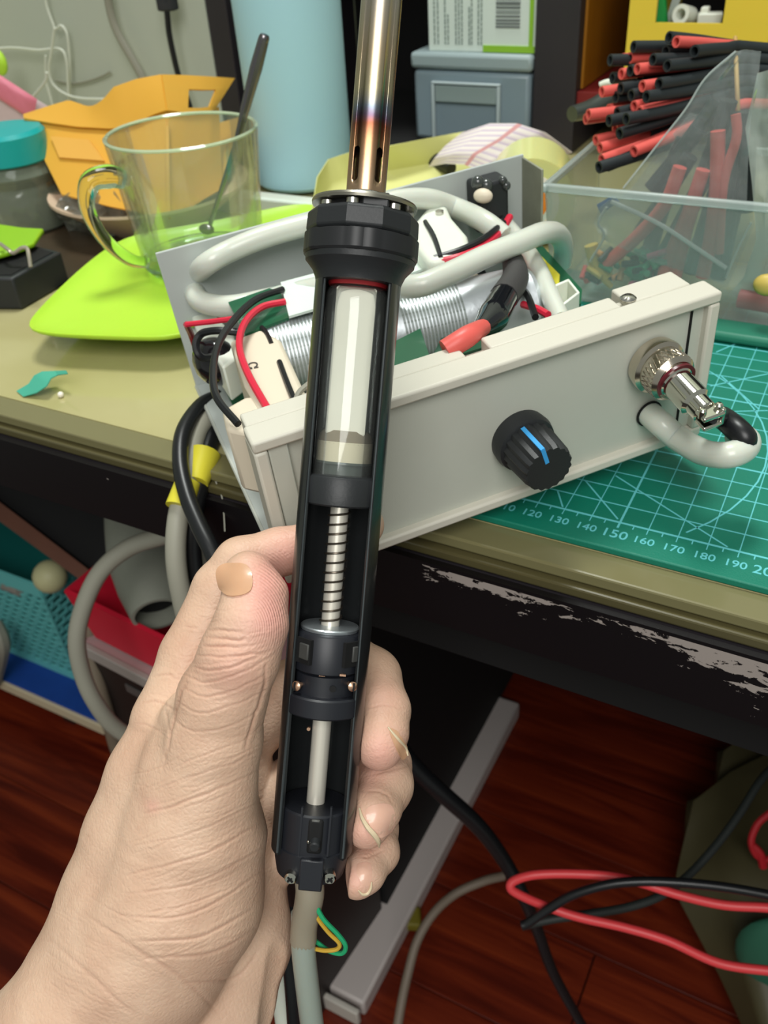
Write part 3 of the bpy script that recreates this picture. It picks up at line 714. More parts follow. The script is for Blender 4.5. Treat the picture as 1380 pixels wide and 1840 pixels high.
b_ = MB().sheet(G, .04); o = b_.obj('label_sheet', lined(), None, angle=80)
n1, n2 = len(G), len(G[0]); su_ = np.tile(np.tile(np.arange(n2)/(n2-1), n1), 2); sv_ = np.tile(np.repeat(np.arange(n1)/(n1-1), n2), 2)
for nm, ar in (('su', su_), ('sv', sv_)): o.data.attributes.new(nm, 'FLOAT', 'POINT').data.foreach_set('value', ar.astype('f'))
tag(o, 'curled lilac striped label sheet lying over the yellow paper', 'label sheet')
# black lead with strain relief and a green light behind the case
pl_ = thing('black_plug_lead', 'black lead with a stepped plug lying behind the case', 'cable', az(740, 300, .5))
MB().tube([az(u, v, z) for u, v, z in ((690, 335, .3), (696, 310, .6), (720, 290, 1.2), (750, 284, 1.6), (770, 286, 1.6))], .33, n=10).obj('lead', M['cableblk'], pl_)
a, b = az(764, 280, 1.8), az(808, 302, 1.5)
MB().lathe(a, b-a, [(0, .6), (.7, .75), (.9, .62), (1.5, .66), (1.6, .5), (3, .42)], n=16).obj('plug', M['blackrub'], pl_)
o = MB().ball(az(716, 311, .5), .38, .38, .25).obj('green_light', M['led'], None); tag(o, 'small lit green indicator under the black lead behind the case', 'light')

# tape roll
tc_ = az(958, 352, 3.0); tb = thing('tape_roll', 'roll of pale yellow clear tape with an orange label between the case and the tub', 'tape', (tc_[0]-1, tc_[1]+1, -.3))
tx = unit(V(-.35, 1, 0)); o_ = az(953, 366, 2.3)
MB().ring(o_, tx, [(0, 1.6), (0, 2.55), (4.6, 2.55), (4.6, 1.6)], n=48).obj('tape', M['tape'], tb)
MB().ring(o_+tx*-.05, tx, [(0, 1.3), (0, 1.65), (4.7, 1.65), (4.7, 1.3)], n=40).obj('core', M['white'], tb)
MB().lathe(o_-tx*.06, tx, [(0, 0), (0, 1.0), (.05, 1.0)], n=30).obj('orange_label', M['orangelbl'], tb)
MB().lathe(o_-tx*.03, tx, [(0, 0), (0, 1.35), (.2, 1.35)], n=30).obj('hub_disc', M['label'], tb)

# yellow basket with white fittings on the low shelf
yb = thing('yellow_basket', 'yellow plastic basket with a wide grip opening on the shelf at top right', 'basket', (6.4, 47, 4.1))
x0, x1 = 2.35, 11.6; yf = 43.2
def yb_front(xa, xb, za, zb): return (V(xa, yf, za), V(xb-xa, 0, 0), V(0, .3, 0), V(0, 0, zb-za))
gx0, gx1, gz = ay(1178, 30, yf)[0], ay(1300, 30, yf)[0], ay(1240, 42, yf)[2]
q = MB()
for a4 in ((x0, x1, 4.1, gz), (x0, gx0, gz, 16), (gx1, x1, gz, 16)): q.box(*yb_front(*a4))
q.box(V(gx0, yf, 14.5), V(gx1-gx0, 0, 0), V(0, .3, 0), V(0, 0, 1.5))
q.obj('front_wall', M['yelbask'], yb, False)
q = MB(); q.aabox(x0, x0+.3, yf+.3, 58, 4.1, 15); q.obj('side_wall', M['yelbask'], yb, False)
q = MB(); q.aabox(x1-.3, x1, yf+.3, 58, 4.1, 15); q.obj('side_wall', M['yelbask'], yb, False)
MB().aabox(x0+.3, x1-.3, yf+.3, 58, 4.1, 4.4).obj('bottom', M['yelbask'], yb, False)
for nm, (u, v), lab_ in (('white_ring', (1229, 27), 'white plastic ring showing end-on in the yellow basket opening'),):
    c = ay(u, v, 45.2); o = MB().ring(c, V(-.3, -1, .25), [(-.8, .35), (-.8, .62), (.5, .62), (.5, .35)], n=28).obj('pipe_fitting', M['whitepl'], None); tag(o, lab_, 'fitting')
c = ay(1275, 34, 45.0); o = MB().cbox(c, V(1.55, .3, 0), V(-.2, 1, 0), V(.05, 0, .8)).cbox(c+V(-.35, 0, .5), V(.5, .1, 0), V(0, .7, 0), V(0, 0, .5)).obj('pipe_fitting', M['whitepl'], None, True, bevel=.1); tag(o, 'white plastic block fitting right of the white ring in the yellow basket', 'fitting')
c = ay(1187, 20, 45.0); o = MB().cbox(c, V(.8, .2, 0), V(0, .6, 0), V(-.4, 0, 2.0)).obj('green_packet', mat('green_packet', (20, 140, 60), .4), None, True, bevel=.1); tag(o, 'green packet in the left corner of the yellow basket opening', 'packet')
c = ay(1212, 10, 45.6); o = MB().cbox(c, V(.5, .2, 0), V(0, .2, 0), V(.7, 0, 3.0)).obj('clear_packet', M['tubrim'], None); tag(o, 'clear strip of packaging between the green packet and white ring', 'packet')
MB().aabox(x0+.5, x1-.5, 46.5, 57, 4.4, 7.6).obj('clutter', mat('dark_clutter', (60, 66, 40), .7, var=.6, vs=15), yb, True, bevel=.5)

# grey blade end beside the post
g0, g1 = ay(1030, 200, 30), ay(1085, 170, 34)
o = MB().tube([ay(1028, 205, 30), ay(1075, 190, 32), ay(1130, 150, 34)], [.45, .6, .6], n=12).obj('dark_marker', mat('smoky_barrel', (60, 66, 62), .3, coat=.4), None); tag(o, 'dark smoky barrel poking out left of the shrink tube bundle', 'marker')
o = MB().tube([ay(1078, 152, 34), ay(1092, 148, 34), ay(1120, 146, 34)], [.16, .2, .2], n=10).obj('white_stick', M['whitepl'], None); tag(o, 'short white rod above the dark barrel at the left of the shrink tubes', 'rod')

# ---------------------------------------------------------------- heat shrink bundle
ends = [('b', 1202, 67), ('r', 1215, 75), ('b', 1138, 84), ('b', 1196, 92), ('b', 1248, 92), ('r', 1132, 104), ('r', 1119, 106), ('b', 1173, 107), ('b', 1199, 118), ('r', 1145, 124), ('r', 1116, 133), ('b', 1132, 127), ('b', 1096, 108), ('r', 1154, 155), ('b', 1184, 151), ('b', 1115, 159), ('r', 1081, 165), ('b', 1106, 175), ('b', 1134, 171), ('b', 1161, 174), ('r', 1139, 191), ('r', 1149, 201), ('r', 1057, 206), ('r', 1052, 214), ('r', 1094, 197), ('b', 1094, 217), ('b', 1109, 203), ('b', 1125, 214), ('b', 1113, 240), ('r', 1070, 252), ('r', 1078, 266), ('r', 1081, 287), ('r', 1139, 272), ('b', 1076, 301), ('b', 1092, 298),
        ('b', 1150, 140), ('b', 1165, 190), ('b', 1150, 225), ('r', 1105, 232), ('b', 1120, 255), ('b', 1165, 240), ('b', 1100, 140), ('b', 1140, 112)]
random.seed(8); cnt = {'r': 0, 'b': 0}; ordn = ['first', 'second', 'third', 'fourth', 'fifth', 'sixth', 'seventh', 'eighth', 'ninth', 'tenth', 'eleventh', 'twelfth', 'thirteenth', 'fourteenth', 'fifteenth', 'sixteenth', 'seventeenth', 'eighteenth', 'nineteenth', 'twentieth', 'twenty-first', 'twenty-second', 'twenty-third', 'twenty-fourth', 'twenty-fifth', 'twenty-sixth', 'twenty-seventh', 'twenty-eighth']
tot = {'r': sum(e[0] == 'r' for e in ends), 'b': sum(e[0] == 'b' for e in ends)}
slots = {}
for rk, (ei, e) in enumerate(sorted(enumerate(ends), key=lambda t: t[1][2])): slots.setdefault(rk//7, []).append((e[1] if ei < 35 else e[1]-90, ei))
slot = {ei: (r_, c__) for r_, L_ in slots.items() for c__, (_, ei) in enumerate(sorted(L_, reverse=True))}
for ei, (c_, u, v) in sorted(enumerate(ends), key=lambda t: t[1][2]):
    fz = (u-1050)/200.0                                # ends further right stand nearer
    late = 2.0 if ei >= 35 else 0
    rw, cl__ = slot[ei]; d0 = 42.6+.62*cl__; tt = (v-67)/235.0
    p0 = dp(u, v, d0); p1 = dp(1338, 84+20.5*rw, 45+.6*cl__); p2 = dp(1480, 98+20*rw, 46.6+.6*cl__)
    axd = unit(p1-p0); R_ = .27 if c_ == 'r' else .285
    dirs = [p0, p0+(p1-p0)*.33-V(0, 0, .12*(tt-.2)), p0+(p1-p0)*.66, p1, p2]
    nn = 14; b_ = MB().tube(dirs, R_, n=nn, sub=3, cap=False)
    # hollow end: inner wall going in
    st = b_.v[0][:nn]; inner = p0+(st-p0)*.68; deep = inner+axd*2.2; k0 = len(b_.v[0])
    b_.add(np.concatenate([st, inner, deep]), [(i, (i+1) % nn, nn+(i+1) % nn, nn+i) for i in range(nn)]+[(nn+i, nn+(i+1) % nn, 2*nn+(i+1) % nn, 2*nn+i) for i in range(nn)]+[tuple(2*nn+i for i in range(nn))])
    o = b_.obj('heat_shrink_tube', M['redshrink'] if c_ == 'r' else M['blkshrink'], None, angle=60)
    k = cnt[c_]; cnt[c_] += 1; w = {'r': 'red', 'b': 'black'}[c_]
    pos = 'topmost' if k == 0 else 'lowest' if k == tot[c_]-1 else ordn[k]
    tag(o, '%s %s heat shrink tube%s in the banded bundle' % (pos, w, '' if pos in ('topmost', 'lowest') else ' end from the top'), 'tube', 'heat shrink tubes in the banded bundle')
rbp = [dp(1324+3*math.sin(a), 146+78*math.sin(a), 46.6+2.5*math.cos(a)) for a in [2*math.pi*i/16 for i in range(17)]]
o = MB().tube(rbp, .11, n=8, sub=3).obj('rubber_band', mat('rubber', (196, 160, 96), .5), None); tag(o, 'tan rubber band holding the red and black shrink tubes', 'rubber band')

# ---------------------------------------------------------------- clear tub with zip bag
tx0, tx1, ty0, ty1 = 5.95, 21.5, 16.9, 25.6; zt = 6.0
tu = thing('clear_tub', 'open clear plastic tub on the cutting mat behind the case', 'tub', (13, 21, .05))
def slab(a, b, c, d_, t=.14): return MB().sheet([[a+(b-a)*j/6, d_+(c-d_)*j/6] for j in range(7)], t)
iw = .5
B = [V(tx0+iw, ty0+iw, .15), V(tx1-iw, ty0+iw, .15), V(tx1-iw, ty1-iw, .15), V(tx0+iw, ty1-iw, .15)]
T = [V(tx0, ty0, zt), V(tx1, ty0, zt), V(tx1, ty1, zt), V(tx0, ty1, zt)]
for i in range(4):
    slab(T[i], T[(i+1) % 4], B[(i+1) % 4], B[i]).obj('wall', M['tub'], tu)
MB().aabox(tx0+iw, tx1-iw, ty0+iw, ty1-iw, .05, .2).obj('bottom', M['tub'], tu)
rm = MB()
for i in range(4):
    a, b = T[i], T[(i+1) % 4]; t_ = unit(b-a); n_ = V(t_[1], -t_[0], 0)
    rm.box(a-t_*.3-n_*.15, (b-a)+t_*.6, n_*.3, V(0, 0, -.4))
rm.obj('rim', M['tubrim'], tu, True, bevel=.1)

# contents of the zip bag
inb = [((1222, 300), (1194, 369), (1140, 430), (1088, 474), 'curving red shrink tube lowest left inside the zip bag', .33), ((1264, 305), (1238, 380), (1212, 440), (1188, 500), 'long red shrink tube left of centre inside the zip bag', .33),
       ((1252, 360), (1240, 390), (1225, 450), (1212, 505), 'red shrink tube close behind the long central one in the zip bag', .3), ((1290, 235), (1288, 330), (1278, 420), (1262, 498), 'tall red shrink tube at the right inside the zip bag', .33), ((1322, 205), (1323, 250), (1300, 330), (1292, 455), 'red shrink tube partly hidden at the far right of the zip bag', .22)]
for a, b, c, d_, l_, r_ in inb:
    P = [ay(q[0], q[1], yy) for q, yy in zip((a, b, c, d_), (18.6, 18.5, 18.4, 18.3))]
    o = MB().tube(P, r_, n=12, sub=4).obj('bagged_tube', M['redshrink'], None); tag(o, l_, 'tube', 'heat shrink tubes in the zip bag')
blk = [((1240, 280), (1150, 420)), ((1275, 300), (1180, 480)), ((1300, 300), (1240, 490)), ((1320, 260), (1275, 480)), ((1335, 240), (1300, 440)), ((1230, 250), (1190, 330)), ((1310, 180), (1260, 330)), ((1205, 320), (1160, 470)), ((1330, 320), (1290, 500)), ((1345, 200), (1338, 380)), ((1255, 230), (1170, 340)), ((1290, 180), (1225, 270))]
for i, (a, b) in enumerate(blk):
    P = [ay(*a, 19.4+.5*(i % 3)), ay((a[0]+b[0])/2, (a[1]+b[1])/2+3, 19.4+.4*(i % 3)), ay(*b, 19.3+.3*(i % 3))]
    o = MB().tube(P, .4, n=10, sub=4).obj('bagged_tube', M['blkshrink'], None); tag(o, 'black shrink tube behind the red ones inside the zip bag', 'tube', 'black heat shrink tubes in the zip bag')
random.seed(21); bits = [('yellow', (205, 180, 90)), ('green', (30, 140, 100)), ('magenta', (190, 50, 110)), ('black', (25, 30, 32)), ('orange', (210, 150, 90)), ('red', (200, 70, 70))]
bm_ = {n: mat('bit_'+n, c, .45) for n, c in bits}
for i in range(46):
    u = random.uniform(1040, 1195); v = random.uniform(455, 520)-max(0, (u-1120))*.12; n_, c_ = random.choice(bits)
    if u > 1120 and v < 500: n_ = random.choice(('green', 'black', 'green', 'magenta'))
    p = ay(u, v, 18.4+random.uniform(-.4, .8)); d_ = unit(V(random.uniform(-1, 1), random.uniform(-1, 1), random.uniform(-.6, .8))); l_ = random.uniform(.5, 1.0)
    p[2] = max(p[2], .9)
    o = MB().lathe(p-d_*l_/2, d_, [(0, .08), (0, .16), (l_, .16), (l_, .08)], n=9).obj('sleeve_piece', bm_[n_], None)
    tag(o, 'short %s sleeve piece among the mixed bits at the bottom of the zip bag' % n_, 'sleeve', '%s sleeve pieces in the zip bag' % n_)
for (a, b, n_, r_) in (((1062, 440), (1090, 500), 'yellow', .35), ((1130, 478), (1160, 492), 'green', .42)):
    P = [ay(*a, 18.4), ay((a[0]+b[0])/2-6, (a[1]+b[1])/2, 18.4), ay(*b, 18.4)]
    o = MB().tube(P, r_, n=10, sub=4).obj('sleeve_coil', bm_[n_], None); tag(o, 'larger %s sleeve in the lower left of the zip bag' % n_, 'sleeve')

# the zip bag: two wrinkled film sheets
def bagsheet(rows, dfun, jit, seed, th=.025, k=6):
    G0 = [[ay(u, v, dfun(u, v)) for u, v in r_] for r_ in rows]; G = np.array(refine(G0, k)); rs = np.random.RandomState(seed)
    N = ray(1200, 300); N = N/np.linalg.norm(N); m, n = G.shape[:2]
    f_ = np.zeros((m, n))
    ii, jj = np.meshgrid(np.arange(m)/m, np.arange(n)/n, indexing='ij')
    for q in range(9):
        a = rs.uniform(0, math.pi*2); w = rs.uniform(6, 26); f_ += np.abs(np.sin((ii*math.cos(a)+jj*math.sin(a))*w+rs.uniform(0, 6)))*rs.uniform(.3, 1)
    return MB().sheet(G+N[None, None]*(f_[..., None]-2)*jit, th)
zb_ = thing('zip_bag', 'large clear zip bag of shrink tubes slumped in and over the tub', 'bag', dp(1200, 480, 42))
rows = [[(1322, 92), (1342, 88), (1368, 92)], [(1268, 140), (1310, 150), (1362, 150)], [(1232, 196), (1290, 210), (1350, 215)], [(1180, 262), (1260, 280), (1345, 290)], [(1122, 338), (1230, 350), (1342, 360)], [(1078, 372), (1210, 400), (1348, 400)], [(1066, 400), (1190, 440), (1325, 450)], [(1082, 430), (1170, 470), (1300, 510)]]
bagsheet(rows, lambda u, v: 17.75, .09, 1).obj('front_film', M['bag'], zb_, angle=70)
rows2 = [[(u+8, v+6) for u, v in r_] for r_ in rows[2:]]+[[(1045, 500), (1150, 520), (1290, 520)]]
bagsheet(rows2, lambda u, v: 21.2, .12, 2).obj('back_film', M['bag'], zb_, angle=70)
sy_ = lambda *pp: [ay(u, v, 17.6) for u, v in pp]
zp = MB(); zp.tube(sy_((1098, 362), (1180, 400), (1250, 445), (1305, 482)), .11, n=8); zp.tube(sy_((1090, 372), (1075, 400), (1085, 425), (1060, 470)), .07, n=8)
zp.tube(sy_((1120, 338), (1180, 262), (1232, 196), (1268, 140), (1322, 92)), .05, n=6); zp.tube(sy_((1350, 400), (1325, 450), (1304, 500)), .06, n=6)
zp.obj('seam', M['bagseam'], zb_)
q = [ay(1072, 368, 18), ay(1100, 352, 18), ay(1112, 362, 18), ay(1080, 386, 18)]
MB().prism(q, V(0, .1, 0)).obj('blue_tab', mat('blue_tab', (60, 100, 170), .4), zb_)
# second bag on the right
sb_ = thing('side_bag', 'clear crinkled bag at the right edge next to the zip bag', 'bag', dp(1390, 540, 38.5))
rows = [[(1362, 130), (1400, 120), (1470, 120)], [(1340, 230), (1400, 230), (1480, 230)], [(1352, 330), (1410, 330), (1480, 330)], [(1360, 430), (1410, 430), (1480, 430)], [(1338, 500), (1400, 520), (1480, 520)], [(1310, 530), (1390, 560), (1480, 575)]]
bagsheet(rows, lambda u, v: 17.9, .14, 5).obj('film', film('cloudy_film', (205, 216, 205), .42, .12, bump=.9, bs=6), sb_, angle=70)
o = MB().tube([az(1328, 536, 1.0), az(1380, 545, 1.0), az(1450, 556, 1.0)], .45, n=14, sub=3).obj('red_sleeve_roll', mat('dusty_red', (200, 80, 90), .5), None); tag(o, 'thick dusty red sleeve lying at the right edge behind the case corner', 'sleeve')
o = MB().ball(ay(1378, 512, 16.2), .6, .4, .5).obj('yellow_sleeve_piece', bm_['yellow'], None); tag(o, 'yellow bit above the thick red sleeve at the right edge', 'sleeve')
o = MB().aabox(13.5, 26, 15.1, 16.8, .03, .54).obj('green_strip', mat('green_strip', (40, 120, 96), .5), None, True, bevel=.2); tag(o, 'dull green strip lying across the mat in front of the tub at the right edge', 'strip')  # bar added for the tub's bottom edge, its shade put into the colour

# ---------------------------------------------------------------- electronics case
cs = thing('electronics_case', 'open beige and grey metal case with black knob, round connector and exposed wiring', 'electronics case', cl(8, 6.5, 0))
L, D_, H1, H2 = 16.05, 13.22, 5.83, 6.28
def cbx(mb, a0, a1, b0, b1, c0, c1): return mb.box(cl(a0, b0, c0), ca_*(a1-a0), cb_*(b1-b0), cc_*(c1-c0))
# beige bezel: frame around a recessed panel
q = MB()
fr_o = [(0, 0), (L, 0), (L, H1), (0, H1)]; wL, wB, wT, wR = .42, .42, .42, .42
cbx(q, 0, L, 0, 1.15, 0, .4); cbx(q, 0, L, 0, 1.0, H1-.4, H1); cbx(q, 0, .42, 0, 1.15, .4, H1-.4); cbx(q, L-.42, L, 0, 1.15, .4, H1-.4)
q.obj('bezel', M['beige'], cs, True, bevel=.09)
q = MB(); cbx(q, 0.1, 7.3, 1.0, 1.75, H1-1.0, H1-.04); q.obj('top_ledge', M['beige'], cs, True, bevel=.07)
q = MB(); cbx(q, 8.15, 12.9, 1.0, 1.75, H1-1.0, H1-.04); q.obj('top_ledge', M['beige'], cs, True, bevel=.07)
q = MB(); cbx(q, 13.2, L-.5, 1.0, 2.1, H1-1.0, H1-.02); q.obj('top_ledge', M['beige'], cs, True, bevel=.07)
q = MB(); cbx(q, 7.2, 8.2, 1.0, 1.6, H1-1.0, H1-.4); cbx(q, 12.8, 13.3, 1.0, 1.6, H1-1.0, H1-.25); q.obj('screw_pocket', M['beige'], cs, True, bevel=.05)
for a, c in ((7.35, H1-.4), (13.3, H1+.0)):
    s_ = MB().lathe(cl(a, 1.25, c-.02), cc_, [(0, .27), (.05, .27), (.12, .18), (.13, 0)], n=20).obj('screw', M['steel'], cs)
MB().prism([cl(.42, .3, .4), cl(L-.42, .3, .4), cl(L-.42, .3, H1-.4), cl(.42, .3, H1-.4)], cb_*.25).obj('front_panel', M['panel'], cs, False)
q = MB(); cbx(q, L-.95, L-.9, .22, .34, .5, H1-.5); q.obj('panel_gap', M['darkin'], cs, False)
q = MB(); cbx(q, .44, 1.05, .12, .3, .4, H1-.4); q.obj('side_filler', M['panel'], cs, True, bevel=.05)
# folded sheet metal: floor and back wall
q = MB(); cbx(q, -.0, L, 1.0, D_, -.02, .13); q.obj('base_sheet', M['sheet'], cs, True, bevel=.03)
q = MB()
bw = [cl(0, D_, 0), cl(L, D_, 0), cu(945, 272, H2), cu(276, 461, H2)]
bw[2] = cl(L, D_, 0)+(cl(L, D_, H2)-cl(L, D_, 0)); bw[3] = cl(-.05, D_, H2)
q.prism(bw, cb_*.13); q.obj('back_wall', M['sheet'], cs, True, bevel=.03)
q = MB(); cbx(q, L-.1, L, D_-1.7, D_, 0, H2-.1); q.obj('side_flange', M['smoke'], cs, True, bevel=.03)
MB().ball(cl(.55, D_-.15, 3.05), .14).obj('green_rivet', mat('lime_dot', (150, 210, 40), .4), cs)
MB().tube([cl(0, 1.1, .1), cl(0, D_, .1)], .07, n=6).obj('sheet_lip', M['sheetedge'], cs)
cp = lambda u, v, c: cu(u, v, c)
# potentiometer knob
kc = cf(938, 790, .1); kn = -cb_
kend = cf(975, 838, -1.75)
kb = MB(); kb.lathe(kc, kn, [(-.25, 1.02), (.15, 1.06), (.38, 1.0), (.45, .86), (.45, 0)], n=48); kflange = kb.obj('knob_flange', M['black'], cs)
kb = MB(); n = 36; prof = [(.3, 1.0), (1.6, .93), (1.78, .88)]
vs = []; fs = []; Xk, Yk = cc_, np.cross(kn, cc_)
for t, s_ in prof:
    for i in range(n*2):
        a = math.pi*i/n; r_ = (.9+.035*math.cos(a*18))*s_; vs.append(kc+kn*t+(Xk*math.cos(a)+Yk*math.sin(a))*r_)
m_ = n*2
for k in range(2):
    for i in range(m_): fs.append((k*m_+i, k*m_+(i+1) % m_, (k+1)*m_+(i+1) % m_, (k+1)*m_+i))
fs.append(tuple(2*m_+i for i in range(m_))); kb.add(vs, fs)
ko = kb.obj('knob', M['black'], cs, angle=30)
pa = unit(cc_-ca_*.28)
q = MB(); q.box(kc+kn*.5+pa*.86-np.cross(kn, pa)*.07, kn*1.29, np.cross(kn, pa)*.14, pa*.1); q.box(kc+kn*1.7+pa*.3-np.cross(kn, pa)*.07, kn*.1, np.cross(kn, pa)*.14, pa*.62)
pt_ = q.obj('pointer', M['blueline'], ko)
# round metal connector
nc = cf(1178, 655, 0)
q = MB().lathe(nc, kn, [(-.2, .92), (.12, .97), (.22, .95), (.3, .82), (.95, .82), (1.02, .76), (1.1, .68), (1.1, 0)], n=48); con = q.obj('connector', M['nickel'], cs)
q = MB()
for i in range(30):
    a = 2*math.pi*i/30; X, Y = perp(kn); r1 = X*math.cos(a)+Y*math.sin(a)
    for sg in (1, -1):
        a2 = a+sg*.25; r2 = X*math.cos(a2)+Y*math.sin(a2)
        q.tube([nc+kn*.42+r1*.82, nc+kn*.67+unit(r1+r2)*.825, nc+kn*.92+r2*.82], .024, n=4, sub=1)
q.obj('knurling', M['nickel'], con)
ctip = cf(1262, 718, -3.3); cd_ = unit(kn+V(0, 0, -.18)+ca_*.02)
q = MB().lathe(nc+kn*.9, cd_, [(0, .6), (.2, .66), (.25, .58), (.3, .52), (1.25, .52), (1.35, .4), (1.75, .4), (1.8, .34)], n=36); q.obj('plug_body', M['chrome'], con)
MB().ring(nc+kn*.9+cd_*.16, cd_, [(0, .58), (0, .7), (.1, .7), (.1, .58)], n=30).obj('red_ring', mat('dark_red', (90, 20, 30), .3), con)
pe = nc+kn*.9+cd_*1.75
q = MB().cbox(pe+cd_*.25+cc_*.16, cd_*.5, ca_*.8, cc_*.16).cbox(pe+cd_*.25-cc_*.2, cd_*.5, ca_*.7, cc_*.14).cbox(pe+cd_*.3+ca_*.38, cd_*.3, ca_*.16, cc_*.62)
q.obj('cable_clamp', M['chrome'], con, True, bevel=.05)
for s_ in (-1, 1): MB().lathe(pe+cd_*.25+ca_*.3*s_+cc_*.1, cc_, [(0, .13), (.26, .13), (.32, .08), (.33, 0)], n=14).obj('clamp_screw', M['chrome'], con)
ce = pe+cd_*.2
_unused = [ce, ce+cd_*.6+V(0, 0, .1), ce+cd_*1.25+V(.1, 0, -.1), ce+cd_*1.75+V(0, -.1, -.65), ce+cd_*1.9+V(-.1, -.3, -1.5), az(1290, 845, .35), az(1255, 800, .3)+V(0, .5, 0)]
o = MB().tube([ce, dp(1296, 750, 29.6), dp(1322, 770, 29.0), dp(1338, 788, 28.8), dp(1340, 806, 29.0)], [.32, .38, .4, .4, .3], n=14).obj('connector_lead', M['cableblk'], cs)
# milky hose leaving the front and looping
hh = cf(1165, 742, .25); hr_ = .44
hp2 = [hh, hh+kn*.8, dp(1216, 786, 30.7), dp(1262, 812, 29.7), dp(1305, 818, 28.8), dp(1335, 808, 28.9), dp(1342, 792, 29.3), dp(1322, 778, 29.8)]
o = MB().tube(hp2, hr_, n=16, sub=8).obj('front_hose', M['silicone'], cs)
MB().ring(hh-cb_*.02, kn, [(0, .43), (0, .5), (.06, .5), (.06, .43)], n=24).obj('hose_grommet', M['darkin'], cs)

# --- inside: boards, motor, battery pack, hose, wires
q = MB(); cbx(q, 1.0, 15.4, 2.2, 12.6, .3, .46); q.obj('circuit_board', M['pcb'], cs, False)
def cprism(name, pts, c, th, m, **k):
    return MB().prism([cu(u, v, c) for u, v in pts], -cc_*th).obj(name, m, cs, True, **k)
bp0, bp1 = cu(470, 655, 3.1), cu(955, 545, 3.1)
bxd = unit(bp1-bp0)
MB().lathe(bp0, bxd, [(0, 1.35), (.1, 1.5), (np.linalg.norm(bp1-bp0)-.2, 1.5), (np.linalg.norm(bp1-bp0), 1.35)], n=40).obj('foil_cylinder', M['silver'], cs)
q = MB(); LL = np.linalg.norm(bp1-bp0)
for i in range(18): q.ring(bp0+bxd*(LL*.50+i*.135), bxd, [(0, 1.5), (.045, 1.62), (.09, 1.5)], n=28)
for i in range(16): q.ring(bp0+bxd*(LL*.06+i*.135), bxd, [(0, 1.5), (.045, 1.6), (.09, 1.5)], n=28)
stuff(q.obj('clear_coil_wrap', M['coil'], cs))
cprism('motor_block', [(412, 612), (470, 590), (505, 610), (560, 730), (600, 770), (470, 745), (438, 690)], 4.72, 3.9, M['ivory'], bevel=.15)
cprism('motor_block', [(398, 735), (440, 712), (540, 700), (600, 720), (610, 770), (445, 778), (405, 770)], 4.6, 2.6, M['ivory'], bevel=.15)
text('Ω', cu(455, 662, 4.74), cu(470, 658, 4.74)-cu(440, 664, 4.74), cu(450, 640, 4.74)-cu(455, 670, 4.74), .55, mat('stamp_ink', (70, 66, 60), .6), cs)
cprism('white_box', [(340, 558), (372, 548), (420, 600), (428, 640), (400, 660), (352, 590)], 3.3, 1.6, M['whitepl'], bevel=.1)
o = MB().ball(cu(388, 650, 2.7), 1.0, .8, 1.0, n=14, m=8).obj('black_wrapped_part', mat('black_film', (26, 24, 26), .12, coat=.5, bump=.8, bs=6), cs)
cprism('green_tape_board', [(410, 543), (500, 512), (519, 570), (440, 600)], 4.75, .12, M['pcb'])
cprism('green_board', [(700, 618), (755, 590), (772, 640), (742, 655), (703, 662)], 4.6, .15, M['pcb'])
cprism('green_board', [(770, 655), (800, 592), (862, 590), (880, 620)], 3.4, .15, M['pcb'])
cprism('white_patch', [(504, 507), (700, 455), (775, 460), (762, 482), (560, 556), (519, 568)], 4.9, .1, M['label'])
# white pump head with moulded steps
ph = MB(); 
for pts, c, th in (([(742, 400), (770, 366), (800, 362), (812, 388), (840, 420), (845, 445), (800, 465), (770, 470), (745, 440)], 5.6, 2.6),):
    ph.prism([cu(u, v, c) for u, v in pts], -cc_*th)
pump = ph.obj('pump_head', M['whitepl'], cs, True, bevel=.25, seg=3)
MB().tube([cu(764, 398, 5.66), cu(780, 425, 5.72), cu(792, 462, 5.6)], .09, n=8).obj('dark_seam', M['black'], pump)
MB().lathe(cu(790, 384, 5.6), cc_, [(0, .17), (.12, .17), (.14, 0)], n=14).obj('screw', M['steel'], pump)
cprism('clear_bracket', [(838, 470), (868, 500), (850, 530), (828, 535)], 3.2, 1.6, M['ivory'], bevel=.08)
# socket block on the back wall
sk = cl(14.0, D_-.55, 4.9)
MB().cbox(sk, ca_*1.5, cb_*1.1, cc_*2.1).obj('power_socket', M['black'], cs, True, bevel=.15)
q = MB(); random.seed(4)
for i in range(9): q.ball(sk+ca_*random.uniform(-.7, .7)-cb_*random.uniform(.2, .6)+cc_*random.uniform(.2, 1.2), random.uniform(.15, .32), n=10, m=7)
q.obj('glue_blob', M['glue'], cs)
MB().ball(cf(868, 352, D_-1.4), .42, .3, .3).obj('cream_glue', M['ivory'], cs)
MB().tube([cl(14.3, D_-1, 4.2), cl(14.9, D_-1.6, 3.4), cl(15.2, D_-2.2, 2.6)], .28, n=8).obj('socket_tail', M['black'], cs)
cprism('dark_part', [(842, 420), (885, 430), (868, 460), (845, 452)], 2.6, .8, M['black'], bevel=.1)
